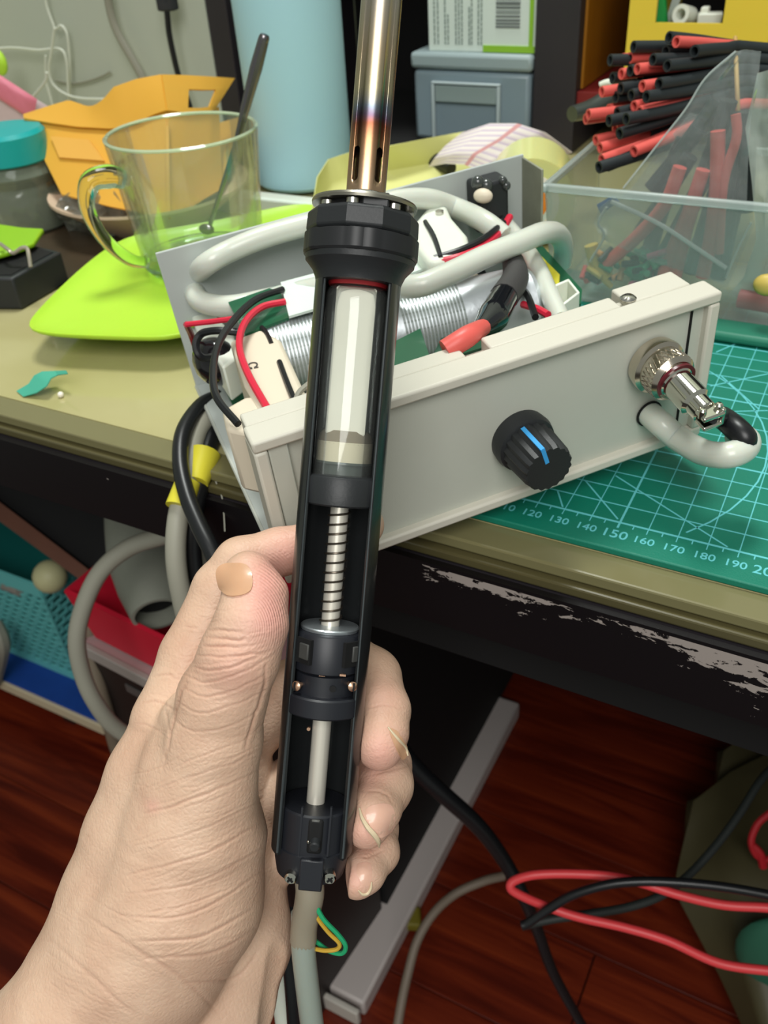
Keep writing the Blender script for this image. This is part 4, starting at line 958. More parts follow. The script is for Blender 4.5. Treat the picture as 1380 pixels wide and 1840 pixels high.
# milky hose inside
def cpath(pts):
    out = []
    for p in pts:
        if p == 'W': out += [cf(u, v, 12.3) for u, v in ((820, 374), (770, 358), (715, 360), (650, 378), (560, 402), (480, 424), (415, 450), (370, 476))]
        else: out.append(cu(*p))
    return out
hs1 = cpath([(905, 425, 4.9), (870, 398, 5.3), 'W', (352, 500, 4.4), (356, 538, 4.3), (410, 550, 4.3), (480, 538, 4.3), (560, 520, 4.6), (650, 505, 5.2), (740, 515, 5.5), (800, 495, 5.6), (870, 462, 5.6), (935, 435, 5.5), (975, 419, 5.2), (1000, 420, 4.4), (1012, 440, 3.2), (1010, 470, 1.8)])
MB().tube(hs1, .43, n=16, sub=7).obj('milky_hose', M['silicone'], cs)
MB().tube(cpath([(905, 400, 3.8), (935, 435, 4.0), (965, 480, 4.0), (985, 525, 4.0), (1008, 575, 3.8)]), .36, n=14).obj('milky_hose', M['silicone'], cs)
# wires
def wire(name, pts, r, m, n=8): return MB().tube(cpath(pts), r, n=n, sub=6).obj(name, m, cs)
wire('red_wire', [(512, 542, 5.05), (470, 552, 5.2), (440, 580, 5.3), (430, 620, 5.3), (445, 670, 5.1), (484, 740, 4.75)], .13, M['redwire'])
wire('black_wire', [(508, 520, 5.0), (460, 538, 5.3), (420, 575, 5.5), (392, 620, 5.5), (383, 670, 5.4), (390, 715, 5.2), (428, 762, 4.9)], .13, M['cableblk'])
wire('red_wire', [(425, 572, 4.9), (380, 578, 4.6), (335, 583, 4.4)], .11, M['redwire'])
wire('red_wire', [(335, 583, 4.4), (343, 600, 3.6), (350, 620, 3.0)], .13, mat('dark_red_wire', (140, 20, 36), .4))
wire('black_wire', [(428, 597, 4.4), (390, 594, 4.5), (362, 600, 4.3), (352, 620, 4.0), (362, 642, 3.6), (390, 640, 3.2)], .15, M['cableblk'])
wire('black_wire', [(470, 588, 4.75), (480, 600, 4.72), (488, 618, 4.7)], .09, M['cableblk'])
wire('black_strip', [(502, 650, 4.75), (515, 685, 4.8), (530, 722, 4.85)], .1, M['cableblk'])
wire('grey_wire', [(530, 725, 4.8), (538, 705, 5.0), (555, 690, 5.1)], .1, M['greycable'])
wire('red_wire', [(784, 472, 5.4), (830, 460, 5.5), (870, 442, 5.3), (900, 415, 5.1), (916, 390, 5.0)], .15, M['redwire'])
wire('black_wire', [(780, 464, 5.5), (830, 448, 5.6), (870, 428, 5.5), (905, 400, 5.2)], .13, M['cableblk'])
wire('red_wire', [(862, 445, 4.6), (900, 450, 4.0), (922, 485, 3.5)], .18, M['redwire'])
wire('red_wire', [(905, 450, 3.5), (918, 470, 3.8), (925, 490, 3.9)], .16, M['redwire'])
wire('black_wire', [(936, 515, 3.9), (950, 535, 4.5), (962, 570, 4.7)], .13, M['cableblk'])
wire('red_wire', [(940, 547, 4.3), (965, 555, 4.5), (985, 566, 4.6)], .14, M['redwire'])
js = cpath([(922, 470, 4.6), (926, 500, 4.9), (905, 535, 5.2), (885, 570, 5.4), (862, 592, 5.6), (835, 612, 5.8)])
MB().tube(js[:3], [.42, .5, .52], n=14).obj('shrink_sleeve', mat('dark_grey_sleeve', (62, 60, 60), .6), cs)
MB().tube([js[2], js[3], js[4]], [.5, .55, .28], n=14).obj('taped_joint', mat('shiny_black_tape', (18, 20, 24), .1, coat=.6, bump=.6, bs=5), cs)
MB().tube(cpath([(868, 588, 5.6), (840, 605, 5.9), (800, 630, 5.7)]), [.28, .36, .36], n=12).obj('red_sleeve', M['redshrink'], cs)
# transformer board at the right rear
cprism('board', [(962, 446), (975, 442), (1046, 520), (1044, 545), (985, 560), (940, 470)], 3.0, .15, M['pcb'])
cprism('yellow_tape', [(966, 452), (1006, 492), (1004, 518), (972, 470)], 3.5, .6, M['ytape'], bevel=.05)
cprism('yellow_tape', [(935, 508), (962, 498), (980, 540), (975, 562), (945, 530)], 3.4, .5, M['ytape'], bevel=.05)
q = MB()
c4 = [cu(*p, 4.1) for p in ((985, 516), (1022, 500), (1042, 525), (1012, 548))]
for i in range(4):
    a, b = c4[i], c4[(i+1) % 4]; ce_ = sum(c4)/4; q.prism([a, b, b+(ce_-b)*.2, a+(ce_-a)*.2], -cc_*1.2)
q.prism(c4, -cc_*.1-0*cc_); q.v[-1] -= cc_*1.1
q.obj('connector_housing', M['whitepl'], cs, True, bevel=.03)
cprism('black_component', [(945, 505), (965, 500), (972, 520), (950, 528)], 3.6, .6, M['black'], bevel=.05)
cprism('black_box_part', [(800, 520), (870, 480), (885, 510), (820, 545)], 2.2, 1.4, M['black'], bevel=.08)

# ---------------------------------------------------------------- hand-held tool (frame: station v along the axis)
AXT = V(-.0876, 1, .103); P0 = V(-1.175, 0, 23.5)
def st(v): s_ = (v-920)/1600.0; return 23.5*s_/(1-.103*s_)
wtr = lambda p: CAM+AX.T@np.asarray(p, float)
HA = unit(AX.T@AXT); HNraw = -(AX.T@V(0, 0, 1)); HN = unit(HNraw-HA*np.dot(HNraw, HA)); HX = np.cross(HA, HN)
if np.dot(HX, AX[0]) < 0: HX = -HX
def hw(v, x=0, n=0): return wtr(P0+AXT*st(v))+HX*x+HN*n
def hf(u, v, n):                                    # point seen at pixel (u, v) at height n above the tool axis, towards the viewer
    r = ray(u, v); return CAM+r*((np.dot(hw(920)-CAM, HN)+n)/np.dot(r, HN))
def hr(px, v): return px*(P0+AXT*st(v))[2]/1600.0
AL = np.linalg.norm(AXT)
def hlathe(mb, prof, n=40, **k):                   # prof: (v, radius_px)
    o = hw(920); return mb.lathe(o, HA, [(st(v)*AL, hr(r, v)) for v, r in prof], n=n, ref=HN, **k)
def hring(mb, prof, n=40, **k):
    o = hw(920); return mb.ring(o, HA, [(st(v)*AL, hr(r, v)) for v, r in prof], n=n, ref=HN, **k)
tl = thing('desoldering_tool', 'black hand-held tool with steel nozzle tube, glass filter tube and spring rod', 'desoldering tool', hw(1590))
# nozzle tube with heat colours and slots
def heat():
    m = mat('heat_tinted_steel', (190, 180, 160), .27, .9); k = NT(m)
    return m
q = MB(); hring(q, [(-330, 38.5), (349, 35.5), (349, 33.5), (-330, 36.5)], n=56)
nz = q.obj('nozzle_tube', heat(), tl)
v_ = np.array([list(v.co) for v in nz.data.vertices])
cut = MB()
for ang in (-.62, .62, math.pi-.62, math.pi+.62):
    dr = HN*math.cos(ang)+HX*math.sin(ang)
    c0, c1 = hw(272), hw(334); side = np.cross(HA, dr); w_ = .095
    pts = []
    for i in range(9): a = math.pi*i/8; pts.append(c1-HA*w_+side*w_*math.cos(a)+HA*w_*math.sin(a))
    for i in range(9): a = math.pi+math.pi*i/8; pts.append(c0+HA*w_+side*w_*math.cos(a)+HA*w_*math.sin(a))
    cut.prism([p+dr*.3 for p in pts], dr*.6)
# cutter must share the tube's origin handling (both are written in world cm)
boolcut(nz, cut)
def tint(o, m):
    me = o.data; vs = np.array([list(v.co) for v in me.vertices])/S+ORG[o.name]
    t = (vs-hw(920))@HA; me.attributes.new('st', 'FLOAT', 'POINT').data.foreach_set('value', t.astype('f'))
    k = NT(m); at = k.n('Attribute', attribute_name='st')
    mr = k.n('MapRange', {0: at.outputs['Fac'], 1: float(st(-60)*AL), 2: float(st(350)*AL)})
    nn_ = k.n('TexNoise', {'Vector': k.tc, 'Scale': 120.0}); ad = k.n('Math', {0: nn_.outputs['Fac'], 1: .06}, operation='MULTIPLY'); a2 = k.n('Math', {0: mr.outputs[0], 1: ad.outputs[0]}, operation='ADD')
    pos = lambda v: (v+60)/410+.03
    c = k.ramp(a2.outputs[0], [(0, lin((176, 176, 170))), (pos(100), lin((178, 160, 132))), (pos(168), lin((170, 160, 130))), (pos(200), lin((104, 112, 122))), (pos(215), lin((92, 76, 92))), (pos(228), lin((120, 72, 52))), (pos(260), lin((156, 116, 84))), (1, lin((182, 152, 122)))])
    k.l(c, k.b.inputs['Base Color'])
tint(nz, nz.data.materials[0])
q = MB(); hlathe(q, [(-330, 24), (345, 23)], n=32); q.obj('inner_tube', M['steel'], tl)
# flange disc and parts below
q = MB(); hring(q, [(366, 34), (366, 93), (370, 95), (375, 94), (375, 34)], n=64); q.obj('flange_disc', mat('disc_steel', (150, 146, 134), .3, .9), tl)
q = MB(); hlathe(q, [(374, 74), (392, 74)], n=40); q.obj('disc_insulator', M['darkin'], tl)
for ang, rr_ in ((-.95, 78), (-.22, 80), (.75, 80), (-1.9, 78), (2.4, 78), (1.6, 80)):
    dr = HN*math.cos(ang)+HX*math.sin(ang); c = hw(377)+dr*hr(rr_-2, 377)
    MB().lathe(c, HA, [(0, .17), (.14, .17), (.14, .1), (.5, .1)], n=18).obj('screw', M['steel'], tl)
MB().cbox(hw(381, hr(22, 381), hr(70, 381)), HX*hr(46, 381), HN*hr(22, 381), HA*.5).obj('spacer_block', M['black'], tl, True, bevel=.04)
# collars
q = MB(); hlathe(q, [(386, 60), (386, 94), (392, 100), (422, 101), (428, 96)], n=10, a0=.25); q.obj('hex_collar', M['black'], tl, True, angle=20, bevel=.03)
vs = []
q = MB(); ng = 22; o_ = hw(920); prof = [(428, 96), (430, 103), (462, 103), (466, 100)]
m_ = ng*4; vs = []; fs = []
for v, r_ in prof:
    for i in range(m_):
        a = 2*math.pi*i/m_; gr = r_+(2.5 if (i % 12) in (0, 1, 2) else 0); vs.append(hw(v)+(HN*math.cos(a)+np.cross(HA, HN)*math.sin(a))*hr(gr, v))
for k in range(len(prof)-1):
    for i in range(m_): fs.append((k*m_+i, k*m_+(i+1) % m_, (k+1)*m_+(i+1) % m_, (k+1)*m_+i))
fs += [tuple(range(m_))[::-1], tuple(3*m_+i for i in range(m_))]
q.add(vs, fs); q.obj('lock_ring', M['blackrub'], tl, angle=30)
q = MB(); hlathe(q, [(462, 88), (466, 99), (476, 98), (492, 84), (506, 78), (511, 77), (511, 60)], n=56); q.obj('neck', M['black'], tl)
q = MB(); hring(q, [(500, 42), (500, 52), (508, 56), (517, 52), (517, 42)], n=40); q.obj('red_seal', M['redsil'], tl)
# open-fronted body shell
th_ = math.radians(52)
q = MB(); hring(q, [(490, 77), (1000, 75.5), (1520, 73), (1520, 65), (1000, 67.5), (490, 69)], n=56, a0=th_, a1=2*math.pi-th_)
q.obj('body_shell', M['blackshell'], tl)
for sg in (-1, 1):
    a = th_+.02; q = MB()
    for r_, dr_ in ((74.5, 3.0),):
        pth = [hw(v)+(HN*math.cos(a)+HX*sg*math.sin(a))*hr(72, v) for v in (512, 700, 900, 1100, 1300, 1516)]
        q.tube(pth, .035, n=6, sub=1)
    q.obj('edge_bead', mat('worn_edge', (62, 68, 70), .3), tl)  # thin beads lighter than the shell along its opening
    a = 1.25; q = MB(); q.tube([hw(v)+(HN*math.cos(a)+HX*sg*math.sin(a))*hr(65, v) for v in (905, 1100, 1300, 1500)], .03, n=6, sub=1); q.obj('inner_rib', mat('inner_rib', (50, 56, 58), .35), tl)
# glass filter tube
q = MB(); hring(q, [(513, 30), (515, 42), (521, 52), (532, 57.5), (560, 58.5), (857, 57), (857, 53), (560, 54.5), (534, 53.5), (524, 48), (518, 40), (516, 30)], n=56); q.obj('glass_tube', M['thinglass'], tl)
q = MB(); hlathe(q, [(521, 46), (524, 50), (778, 49), (781, 46)], n=4, a0=math.pi/4); fc = q.obj('filter_core', M['white'], tl, angle=20)
q = MB(); hlathe(q, [(516, 25), (524, 34), (532, 34)], n=30); q.obj('filter_cap', M['steel'], tl)
q = MB(); hlathe(q, [(774, 40), (780, 46), (797, 50), (797, 0)], n=36); q.obj('stained_pad', mat('brown_stain', (150, 134, 114), .8, var=.35, vs=9), tl)
q = MB(); hlathe(q, [(794, 50), (830, 50)], n=40); q.obj('cream_pad', M['creampl'], tl)
q = MB(); hlathe(q, [(829, 51), (833, 51.5), (833, 40), (852, 40)], n=40); q.obj('grey_seal', mat('grey_seal', (74, 80, 76), .3, coat=.3), tl)
q = MB(); hlathe(q, [(853, 60), (855, 66), (858, 68), (903, 67), (906, 64)], n=56); q.obj('black_plug', M['black'], tl)
# spring and rod
q = MB(); hlathe(q, [(904, 16.5), (1127, 16.5)], n=30); q.obj('push_rod', M['rod'], tl)
q = MB(); turns = 12.5; pth = []
for i in range(int(turns*16)+1):
    a = 2*math.pi*i/16; v = 906+(1120-906)*i/(turns*16); pth.append(hw(v)+(HN*math.cos(a)+np.cross(HA, HN)*math.sin(a))*hr(19, v))
q.tube(pth, .03, n=6, sub=1); q.obj('spring', M['wire'], tl)
q = MB(); hring(q, [(1122, 16), (1122, 51), (1124, 53), (1129, 52), (1129, 16)], n=56); q.obj('washer', M['zinc'], tl)
# sliding carriage
q = MB(); hlathe(q, [(1129, 50), (1131, 60), (1134, 62), (1196, 62), (1199, 58)], n=56); cr_ = q.obj('carriage', M['blackprint'], tl)
for ang in (-.72, .82):
    dr = HN*math.cos(ang)+HX*math.sin(ang); sd = np.cross(HA, dr)
    MB().cbox(hw(1160)+dr*hr(61, 1160), sd*.62, dr*.14, HA*.66).obj('window', M['darkin'], cr_, True)
    MB().cbox(hw(1160)+dr*hr(66, 1160)-sd*.1, sd*.34, dr*.08, HA*.42).obj('latch', mat('worn_latch', (62, 62, 60), .5), cr_, True, bevel=.03)
q = MB(); hlathe(q, [(1198, 44), (1203, 56), (1240, 57), (1242, 50)], n=48); q.obj('carriage_core', M['blackprint'], tl)
for u_, off in ((-58, 0), (45, 0)):
    s0 = math.asin(max(-1, min(1, u_/62))); c = hf(590+u_*.86, 1230, .62); dr = unit(HN+HX*(u_/90))
    sc_ = MB().lathe(c-dr*.1, dr, [(0, .06), (.22, .06), (.22, .12), (.29, .13), (.33, .07), (.34, 0)], n=18).obj('copper_screw', M['copper'], tl)
    MB().cbox(c+dr*.25, HX*.04, dr*.03, HA*.22).obj('slot', M['darkin'], sc_)
MB().lathe(hf(598, 1238, hr(56.5, 1237)), HN, [(0, .085), (.03, .085), (.03, 0)], n=14).obj('small_hole', M['darkin'], tl)
for u_ in (579, 616): MB().cbox(hf(u_, 1213, hr(56, 1213)), HX*.16, HN*.08, HA*.05).obj('copper_contact', M['copper'], tl)
q = MB(); hring(q, [(1237, 40), (1237, 70), (1240, 73), (1269, 73), (1272, 70), (1272, 40)], n=40, a0=-1.2, a1=1.2); q.obj('retaining_clip', M['blackprint'], tl, angle=30)
q = MB(); hlathe(q, [(1270, 17), (1446, 16.5)], n=30); q.obj('lower_rod', M['rod'], tl)
MB().lathe(hf(555, 1308, .1), HN, [(0, .05), (.1, .05)], n=8).obj('copper_tip', M['copper'], tl)
# end plug
q = MB(); hlathe(q, [(1440, 30), (1440, 60), (1443, 63), (1510, 63), (1513, 58)], n=56); ep = q.obj('end_plug', M['blackprint'], tl)
MB().cbox(hf(566, 1502, hr(60, 1497)), HX*.4, HN*.2, HA*.95).obj('slot', M['darkin'], ep, True, bevel=.08)
MB().cbox(hf(567, 1482, hr(62, 1472)), HX*.26, HN*.12, HA*.3).obj('slot_block', mat('worn_black', (70, 70, 66), .4), ep, True, bevel=.04)
MB().lathe(hf(567, 1508, hr(58, 1502)), unit(HN+HA*.25), [(0, .14), (.3, .14), (.34, .11), (.34, 0)], n=20).obj('button', M['black'], ep)
MB().ball(hf(554, 1514, hr(64, 1500)), .05, .03, .08).obj('solder_fleck', M['chrome'], ep)
for sg in (-1, 1):
    MB().cbox(hf(566+sg*26, 1494, hr(58, 1480)), HX*.05, HN*.1, HA*1.35).obj('rib', M['blackprint'], ep)
q = MB(); hlathe(q, [(1508, 58), (1511, 66), (1538, 65), (1560, 60), (1563, 50)], n=48); q.obj('end_cap', M['blackprint'], tl)
MB().cbox(hf(560, 1566, hr(57, 1562)), HX*.62, HN*.5, HA*.85).obj('end_block', M['blackprint'], tl, True, bevel=.04)
for sg in (-1, 1):
    c = hf(558+sg*34.5, 1574, hr(60, 1574)); nn_ = unit(HN+HA*.2+HX*sg*.1)
    MB().lathe(c-nn_*.25, nn_, [(0, .12), (.25, .165), (.36, .165), (.4, .13), (.4, 0)], n=24).obj('screw', M['chrome'], tl)
    for d1 in (unit(HX+HA), unit(HX-HA)): MB().cbox(c+nn_*.155, d1*.19, np.cross(d1, nn_)*.05, nn_*.02).obj('cross_recess', M['darkin'], tl)
# hose and wires hanging from the tool
ho = thing('grey_air_hose', 'translucent grey hose hanging from the bottom of the black tool', 'hose', hw(1800))
MB().tube([hw(1580), hw(1610, .05), dp(547, 1660, 25), dp(545, 1690, 25.2)], [hr(26, 1600)]*2+[hr(24.5, 1650)]*2, n=20).obj('sleeve', mat('milky_sleeve', (150, 142, 124), .4, sss=.2), ho)
MB().tube([dp(545, 1640, 25), dp(545, 1700, 25.2), dp(552, 1770, 25.6), dp(562, 1850, 26.2), dp(580, 1980, 27.5)], .345, n=20).obj('hose', M['hosegrey'], ho)
tw = thing('signal_wires', 'thin green and yellow wires looping out beside the grey hose', 'wire', dp(600, 1700, 25))
gw = [hw(1585, .12, .15), dp(566, 1620, 24.4), dp(580, 1650, 24.5), dp(608, 1680, 24.7), dp(621, 1700, 24.9), dp(614, 1713, 25.1), dp(590, 1708, 25.3), dp(565, 1690, 25.5), dp(552, 1684, 25.6)]
yw = [hw(1585, -.1, .12), dp(555, 1610, 24.5), dp(568, 1645, 24.6), dp(590, 1675, 24.8), dp(609, 1694, 24.9), dp(606, 1705, 25), dp(585, 1708, 25.1), dp(562, 1704, 25.3), dp(550, 1700, 25.5)]
MB().tube(gw, .068, n=8).obj('green_wire', M['green'], tw); MB().tube(yw, .062, n=8).obj('yellow_wire', M['yellow'], tw)

# ---------------------------------------------------------------- hand (one continuous surface from blended tapered limbs)
def cpt(u, v, d): return V((u-690)/F*d, (v-920)/F*d, d)     # point in the photographer's frame, cm
H_ = .058
lo = V(-15.2, -.6, 20.6); hi = V(1.6, 17.6, 29.6)
nx, ny, nz_ = [int(x)+1 for x in (hi-lo)/H_]
INF = 9.0
def cone(F_, a, b, k=.25, flat=1.0):
    """smooth-union a tapered capsule (u,v,d,r_px)->(u,v,d,r_px) into field F_"""
    A = cpt(*a[:3]); B = cpt(*b[:3]); ra = a[3]*a[2]/F; rb_ = b[3]*b[2]/F; m = max(ra, rb_)+1.0
    l_ = np.minimum(A, B)-m; h_ = np.maximum(A, B)+m
    i0 = [max(0, int((l_[q]-lo[q])/H_)) for q in range(3)]; i1 = [min((nx, ny, nz_)[q], int((h_[q]-lo[q])/H_)+2) for q in range(3)]
    if any(i0[q] >= i1[q] for q in range(3)): return
    g_ = [lo[q]+H_*np.arange(i0[q], i1[q], dtype=np.float32) for q in range(3)]
    X, Y, Z = np.meshgrid(*[x.astype(np.float32) for x in g_], indexing='ij', sparse=True)
    d_ = B-A; dd = float(d_@d_)+1e-9
    t = np.clip(((X-A[0])*d_[0]+(Y-A[1])*d_[1]+(Z-A[2])*d_[2])/dd, 0, 1)
    dist = np.sqrt((X-A[0]-t*d_[0])**2+(Y-A[1]-t*d_[1])**2+((Z-A[2]-t*d_[2])/flat)**2)-(ra+(rb_-ra)*t)
    sl = tuple(slice(i0[q], i1[q]) for q in range(3)); W = F_[sl]
    h = np.clip(.5+.5*(W-dist)/k, 0, 1); F_[sl] = W+(dist-W)*h-k*h*(1-h)
def chain(F_, pts, k=.25, flat=1.0):
    for a, b in zip(pts, pts[1:]): cone(F_, a, b, k, flat)
new = lambda: np.full((nx, ny, nz_), INF, np.float32)
palm = new()
chain(palm, [(352, 1300, 23.9, 66), (345, 1400, 24.0, 96), (345, 1500, 24.1, 126), (325, 1610, 24.2, 142), (268, 1700, 24.4, 142), (170, 1840, 24.8, 158), (20, 2020, 25.2, 196), (-160, 2200, 25.6, 230)], .5)   # thenar and forearm
chain(palm, [(296, 1305, 25.0, 62), (284, 1400, 25.0, 88), (266, 1500, 25.1, 108), (240, 1620, 25.2, 126), (200, 1740, 25.3, 140)], .5)      # index metacarpal, outer edge
chain(palm, [(345, 1330, 26.4, 60), (350, 1500, 26.5, 95), (330, 1660, 26.2, 110)], .5)
chain(palm, [(430, 1360, 26.9, 60), (420, 1500, 27.0, 80), (400, 1660, 26.6, 100), (360, 1780, 26.2, 110)], .5)
chain(palm, [(452, 1570, 26.9, 62), (440, 1690, 26.4, 80), (405, 1800, 26.0, 84), (330, 1900, 25.6, 110)], .4)        # heel of the hand
thumb = new()
chain(thumb, [(355, 1480, 23.6, 104), (385, 1330, 23.2, 84), (400, 1255, 22.95, 78), (430, 1180, 22.6, 71), (452, 1120, 22.55, 64), (458, 1072, 22.75, 57), (446, 1037, 22.85, 47)], .22)
index = new()
chain(index, [(284, 1400, 25.0, 78), (303, 1292, 25.1, 62), (345, 1180, 25.5, 57), (398, 1060, 25.7, 51), (432, 1012, 25.65, 46), (500, 992, 26.0, 43), (580, 975, 26.2, 40), (645, 948, 26.0, 38), (655, 942, 25.9, 35)], .2)
middle = new()
chain(middle, [(400, 1370, 26.8, 60), (520, 1240, 27.2, 52), (620, 1185, 27.0, 50), (668, 1215, 26.2, 51), (686, 1275, 25.1, 50), (684, 1318, 24.6, 49), (681, 1338, 24.4, 45)], .18)
ring = new()
chain(ring, [(430, 1470, 27.0, 60), (540, 1400, 27.2, 50), (640, 1350, 26.9, 50), (684, 1375, 26.4, 54), (690, 1410, 25.7, 52), (672, 1455, 24.9, 46), (660, 1484, 24.6, 40)], .18)
little = new()
chain(little, [(450, 1580, 26.9, 52), (540, 1510, 27.0, 44), (640, 1460, 26.8, 42), (672, 1490, 26.3, 42), (676, 1530, 25.6, 40), (655, 1568, 24.9, 36), (641, 1583, 24.7, 32)], .18)
def smin(a, b, k):
    h = np.clip(.5+.5*(b-a)/k, 0, 1); return b+(a-b)*h-k*h*(1-h)
Fd = smin(palm, thumb, .30)
Fd = smin(Fd, np.minimum(palm+2, 0+index), .05) if False else smin(Fd, index, .10)
for fg in (middle, ring, little): Fd = smin(Fd, fg, .07)
del palm, thumb, index, middle, ring, little
# keep clear of the tool body: the skin lies against it
gx = (lo[0]+H_*np.arange(nx)).astype(np.float32)[:, None, None]; gy = (lo[1]+H_*np.arange(ny)).astype(np.float32)[None, :, None]; gz_ = (lo[2]+H_*np.arange(nz_)).astype(np.float32)[None, None, :]
ax_n = unit(AXT); px_, py_, pz_ = gx-P0[0], gy-P0[1], gz_-P0[2]
al_ = px_*ax_n[0]+py_*ax_n[1]+pz_*ax_n[2]
rad = np.sqrt(np.maximum(0, px_**2+py_**2+pz_**2-al_**2))-(1.112+.0*al_)
smk = .06; h = np.clip(.5-.5*(Fd+rad)/smk, 0, 1)
Fd = Fd+(-rad-Fd)*h+smk*h*(1-h)
del al_, rad, h
Fd[0] = Fd[-1] = INF; Fd[:, 0] = Fd[:, -1] = INF; Fd[:, :, 0] = Fd[:, :, -1] = INF
def surface_nets(G):
    s = G < 0; cells = np.zeros([n-1 for n in G.shape], bool)
    sh = [n-1 for n in G.shape]
    corner = lambda A, i, j, k: A[i:i+sh[0], j:j+sh[1], k:k+sh[2]]
    cnt_ = sum(corner(s, i, j, k).astype(np.int8) for i in (0, 1) for j in (0, 1) for k in (0, 1))
    cells = (cnt_ > 0) & (cnt_ < 8); idx = np.argwhere(cells); N = len(idx)
    ids = np.full(sh, -1, np.int32); ids[cells] = np.arange(N)
    acc = np.zeros((N, 3)); c = np.zeros(N); I, J, K = idx.T
    for ax in range(3):
        o1, o2 = [q for q in range(3) if q != ax]
        for a in (0, 1):
            for b in (0, 1):
                off = [0, 0, 0]; off[o1] = a; off[o2] = b; of2 = list(off); of2[ax] = 1
                g0 = G[I+off[0], J+off[1], K+off[2]]; g1 = G[I+of2[0], J+of2[1], K+of2[2]]
                m_ = (g0 < 0) != (g1 < 0); t = np.where(m_, g0/(g0-g1+1e-20), 0)
                p = np.tile(np.array(off, float), (N, 1)); p[:, ax] += t
                acc[m_] += p[m_]; c[m_] += 1
    vs = idx+acc/c[:, None]; quads = []
    for ax in range(3):
        o1, o2 = [q for q in range(3) if q != ax]
        a = [slice(None)]*3; b = [slice(None)]*3; a[ax] = slice(0, -1); b[ax] = slice(1, None)
        e = s[tuple(a)] != s[tuple(b)]; P = np.argwhere(e)
        P = P[(P[:, o1] > 0) & (P[:, o2] > 0) & (P[:, o1] < sh[o1]) & (P[:, o2] < sh[o2])]
        def g(d1, d2): Q = P.copy(); Q[:, o1] -= d1; Q[:, o2] -= d2; return ids[Q[:, 0], Q[:, 1], Q[:, 2]]
        q = np.stack([g(1, 1), g(0, 1), g(0, 0), g(1, 0)], 1)
        fl = s[P[:, 0], P[:, 1], P[:, 2]]
        if ax == 1: fl = ~fl
        q[~fl] = q[~fl][:, ::-1]; quads.append(q)
    return vs, np.concatenate(quads)
hv, hq = surface_nets(Fd)
hv = lo+hv*H_
# split every quad in four, so that fine creases have enough vertices
E_ = np.concatenate([hq[:, [0, 1]], hq[:, [1, 2]], hq[:, [2, 3]], hq[:, [3, 0]]]); key = np.sort(E_, 1); kk = key[:, 0].astype(np.int64)*len(hv)+key[:, 1]
uq, first, inv = np.unique(kk, return_index=True, return_inverse=True); inv = inv.reshape(4, -1)
mids = (hv[key[first, 0]]+hv[key[first, 1]])/2; fcs = hv[hq].mean(1); n0 = len(hv); n1_ = n0+len(mids)
me_ = [n0+inv[q] for q in range(4)]; fc_ = n1_+np.arange(len(hq))
hq = np.concatenate([np.stack([hq[:, q], me_[q], fc_, me_[(q+3) % 4]], 1) for q in range(4)]); hv = np.concatenate([hv, mids, fcs])
# gradient normals
def sample(Gf, p):
    q = (p-lo)/H_; i = np.clip(np.floor(q).astype(int), 0, np.array(Gf.shape)-2); f_ = q-i; r = 0
    for a in (0, 1):
        for b in (0, 1):
            for c in (0, 1):
                w = (f_[:, 0] if a else 1-f_[:, 0])*(f_[:, 1] if b else 1-f_[:, 1])*(f_[:, 2] if c else 1-f_[:, 2])
                r = r+w*Gf[i[:, 0]+a, i[:, 1]+b, i[:, 2]+c]
    return r
def grad(p, e=.09):
    g = np.stack([sample(Fd, p+V(*(e if q == k else 0 for q in range(3))))-sample(Fd, p-V(*(e if q == k else 0 for q in range(3)))) for k in range(3)], 1)
    return g/(np.linalg.norm(g, axis=1)[:, None]+1e-9)
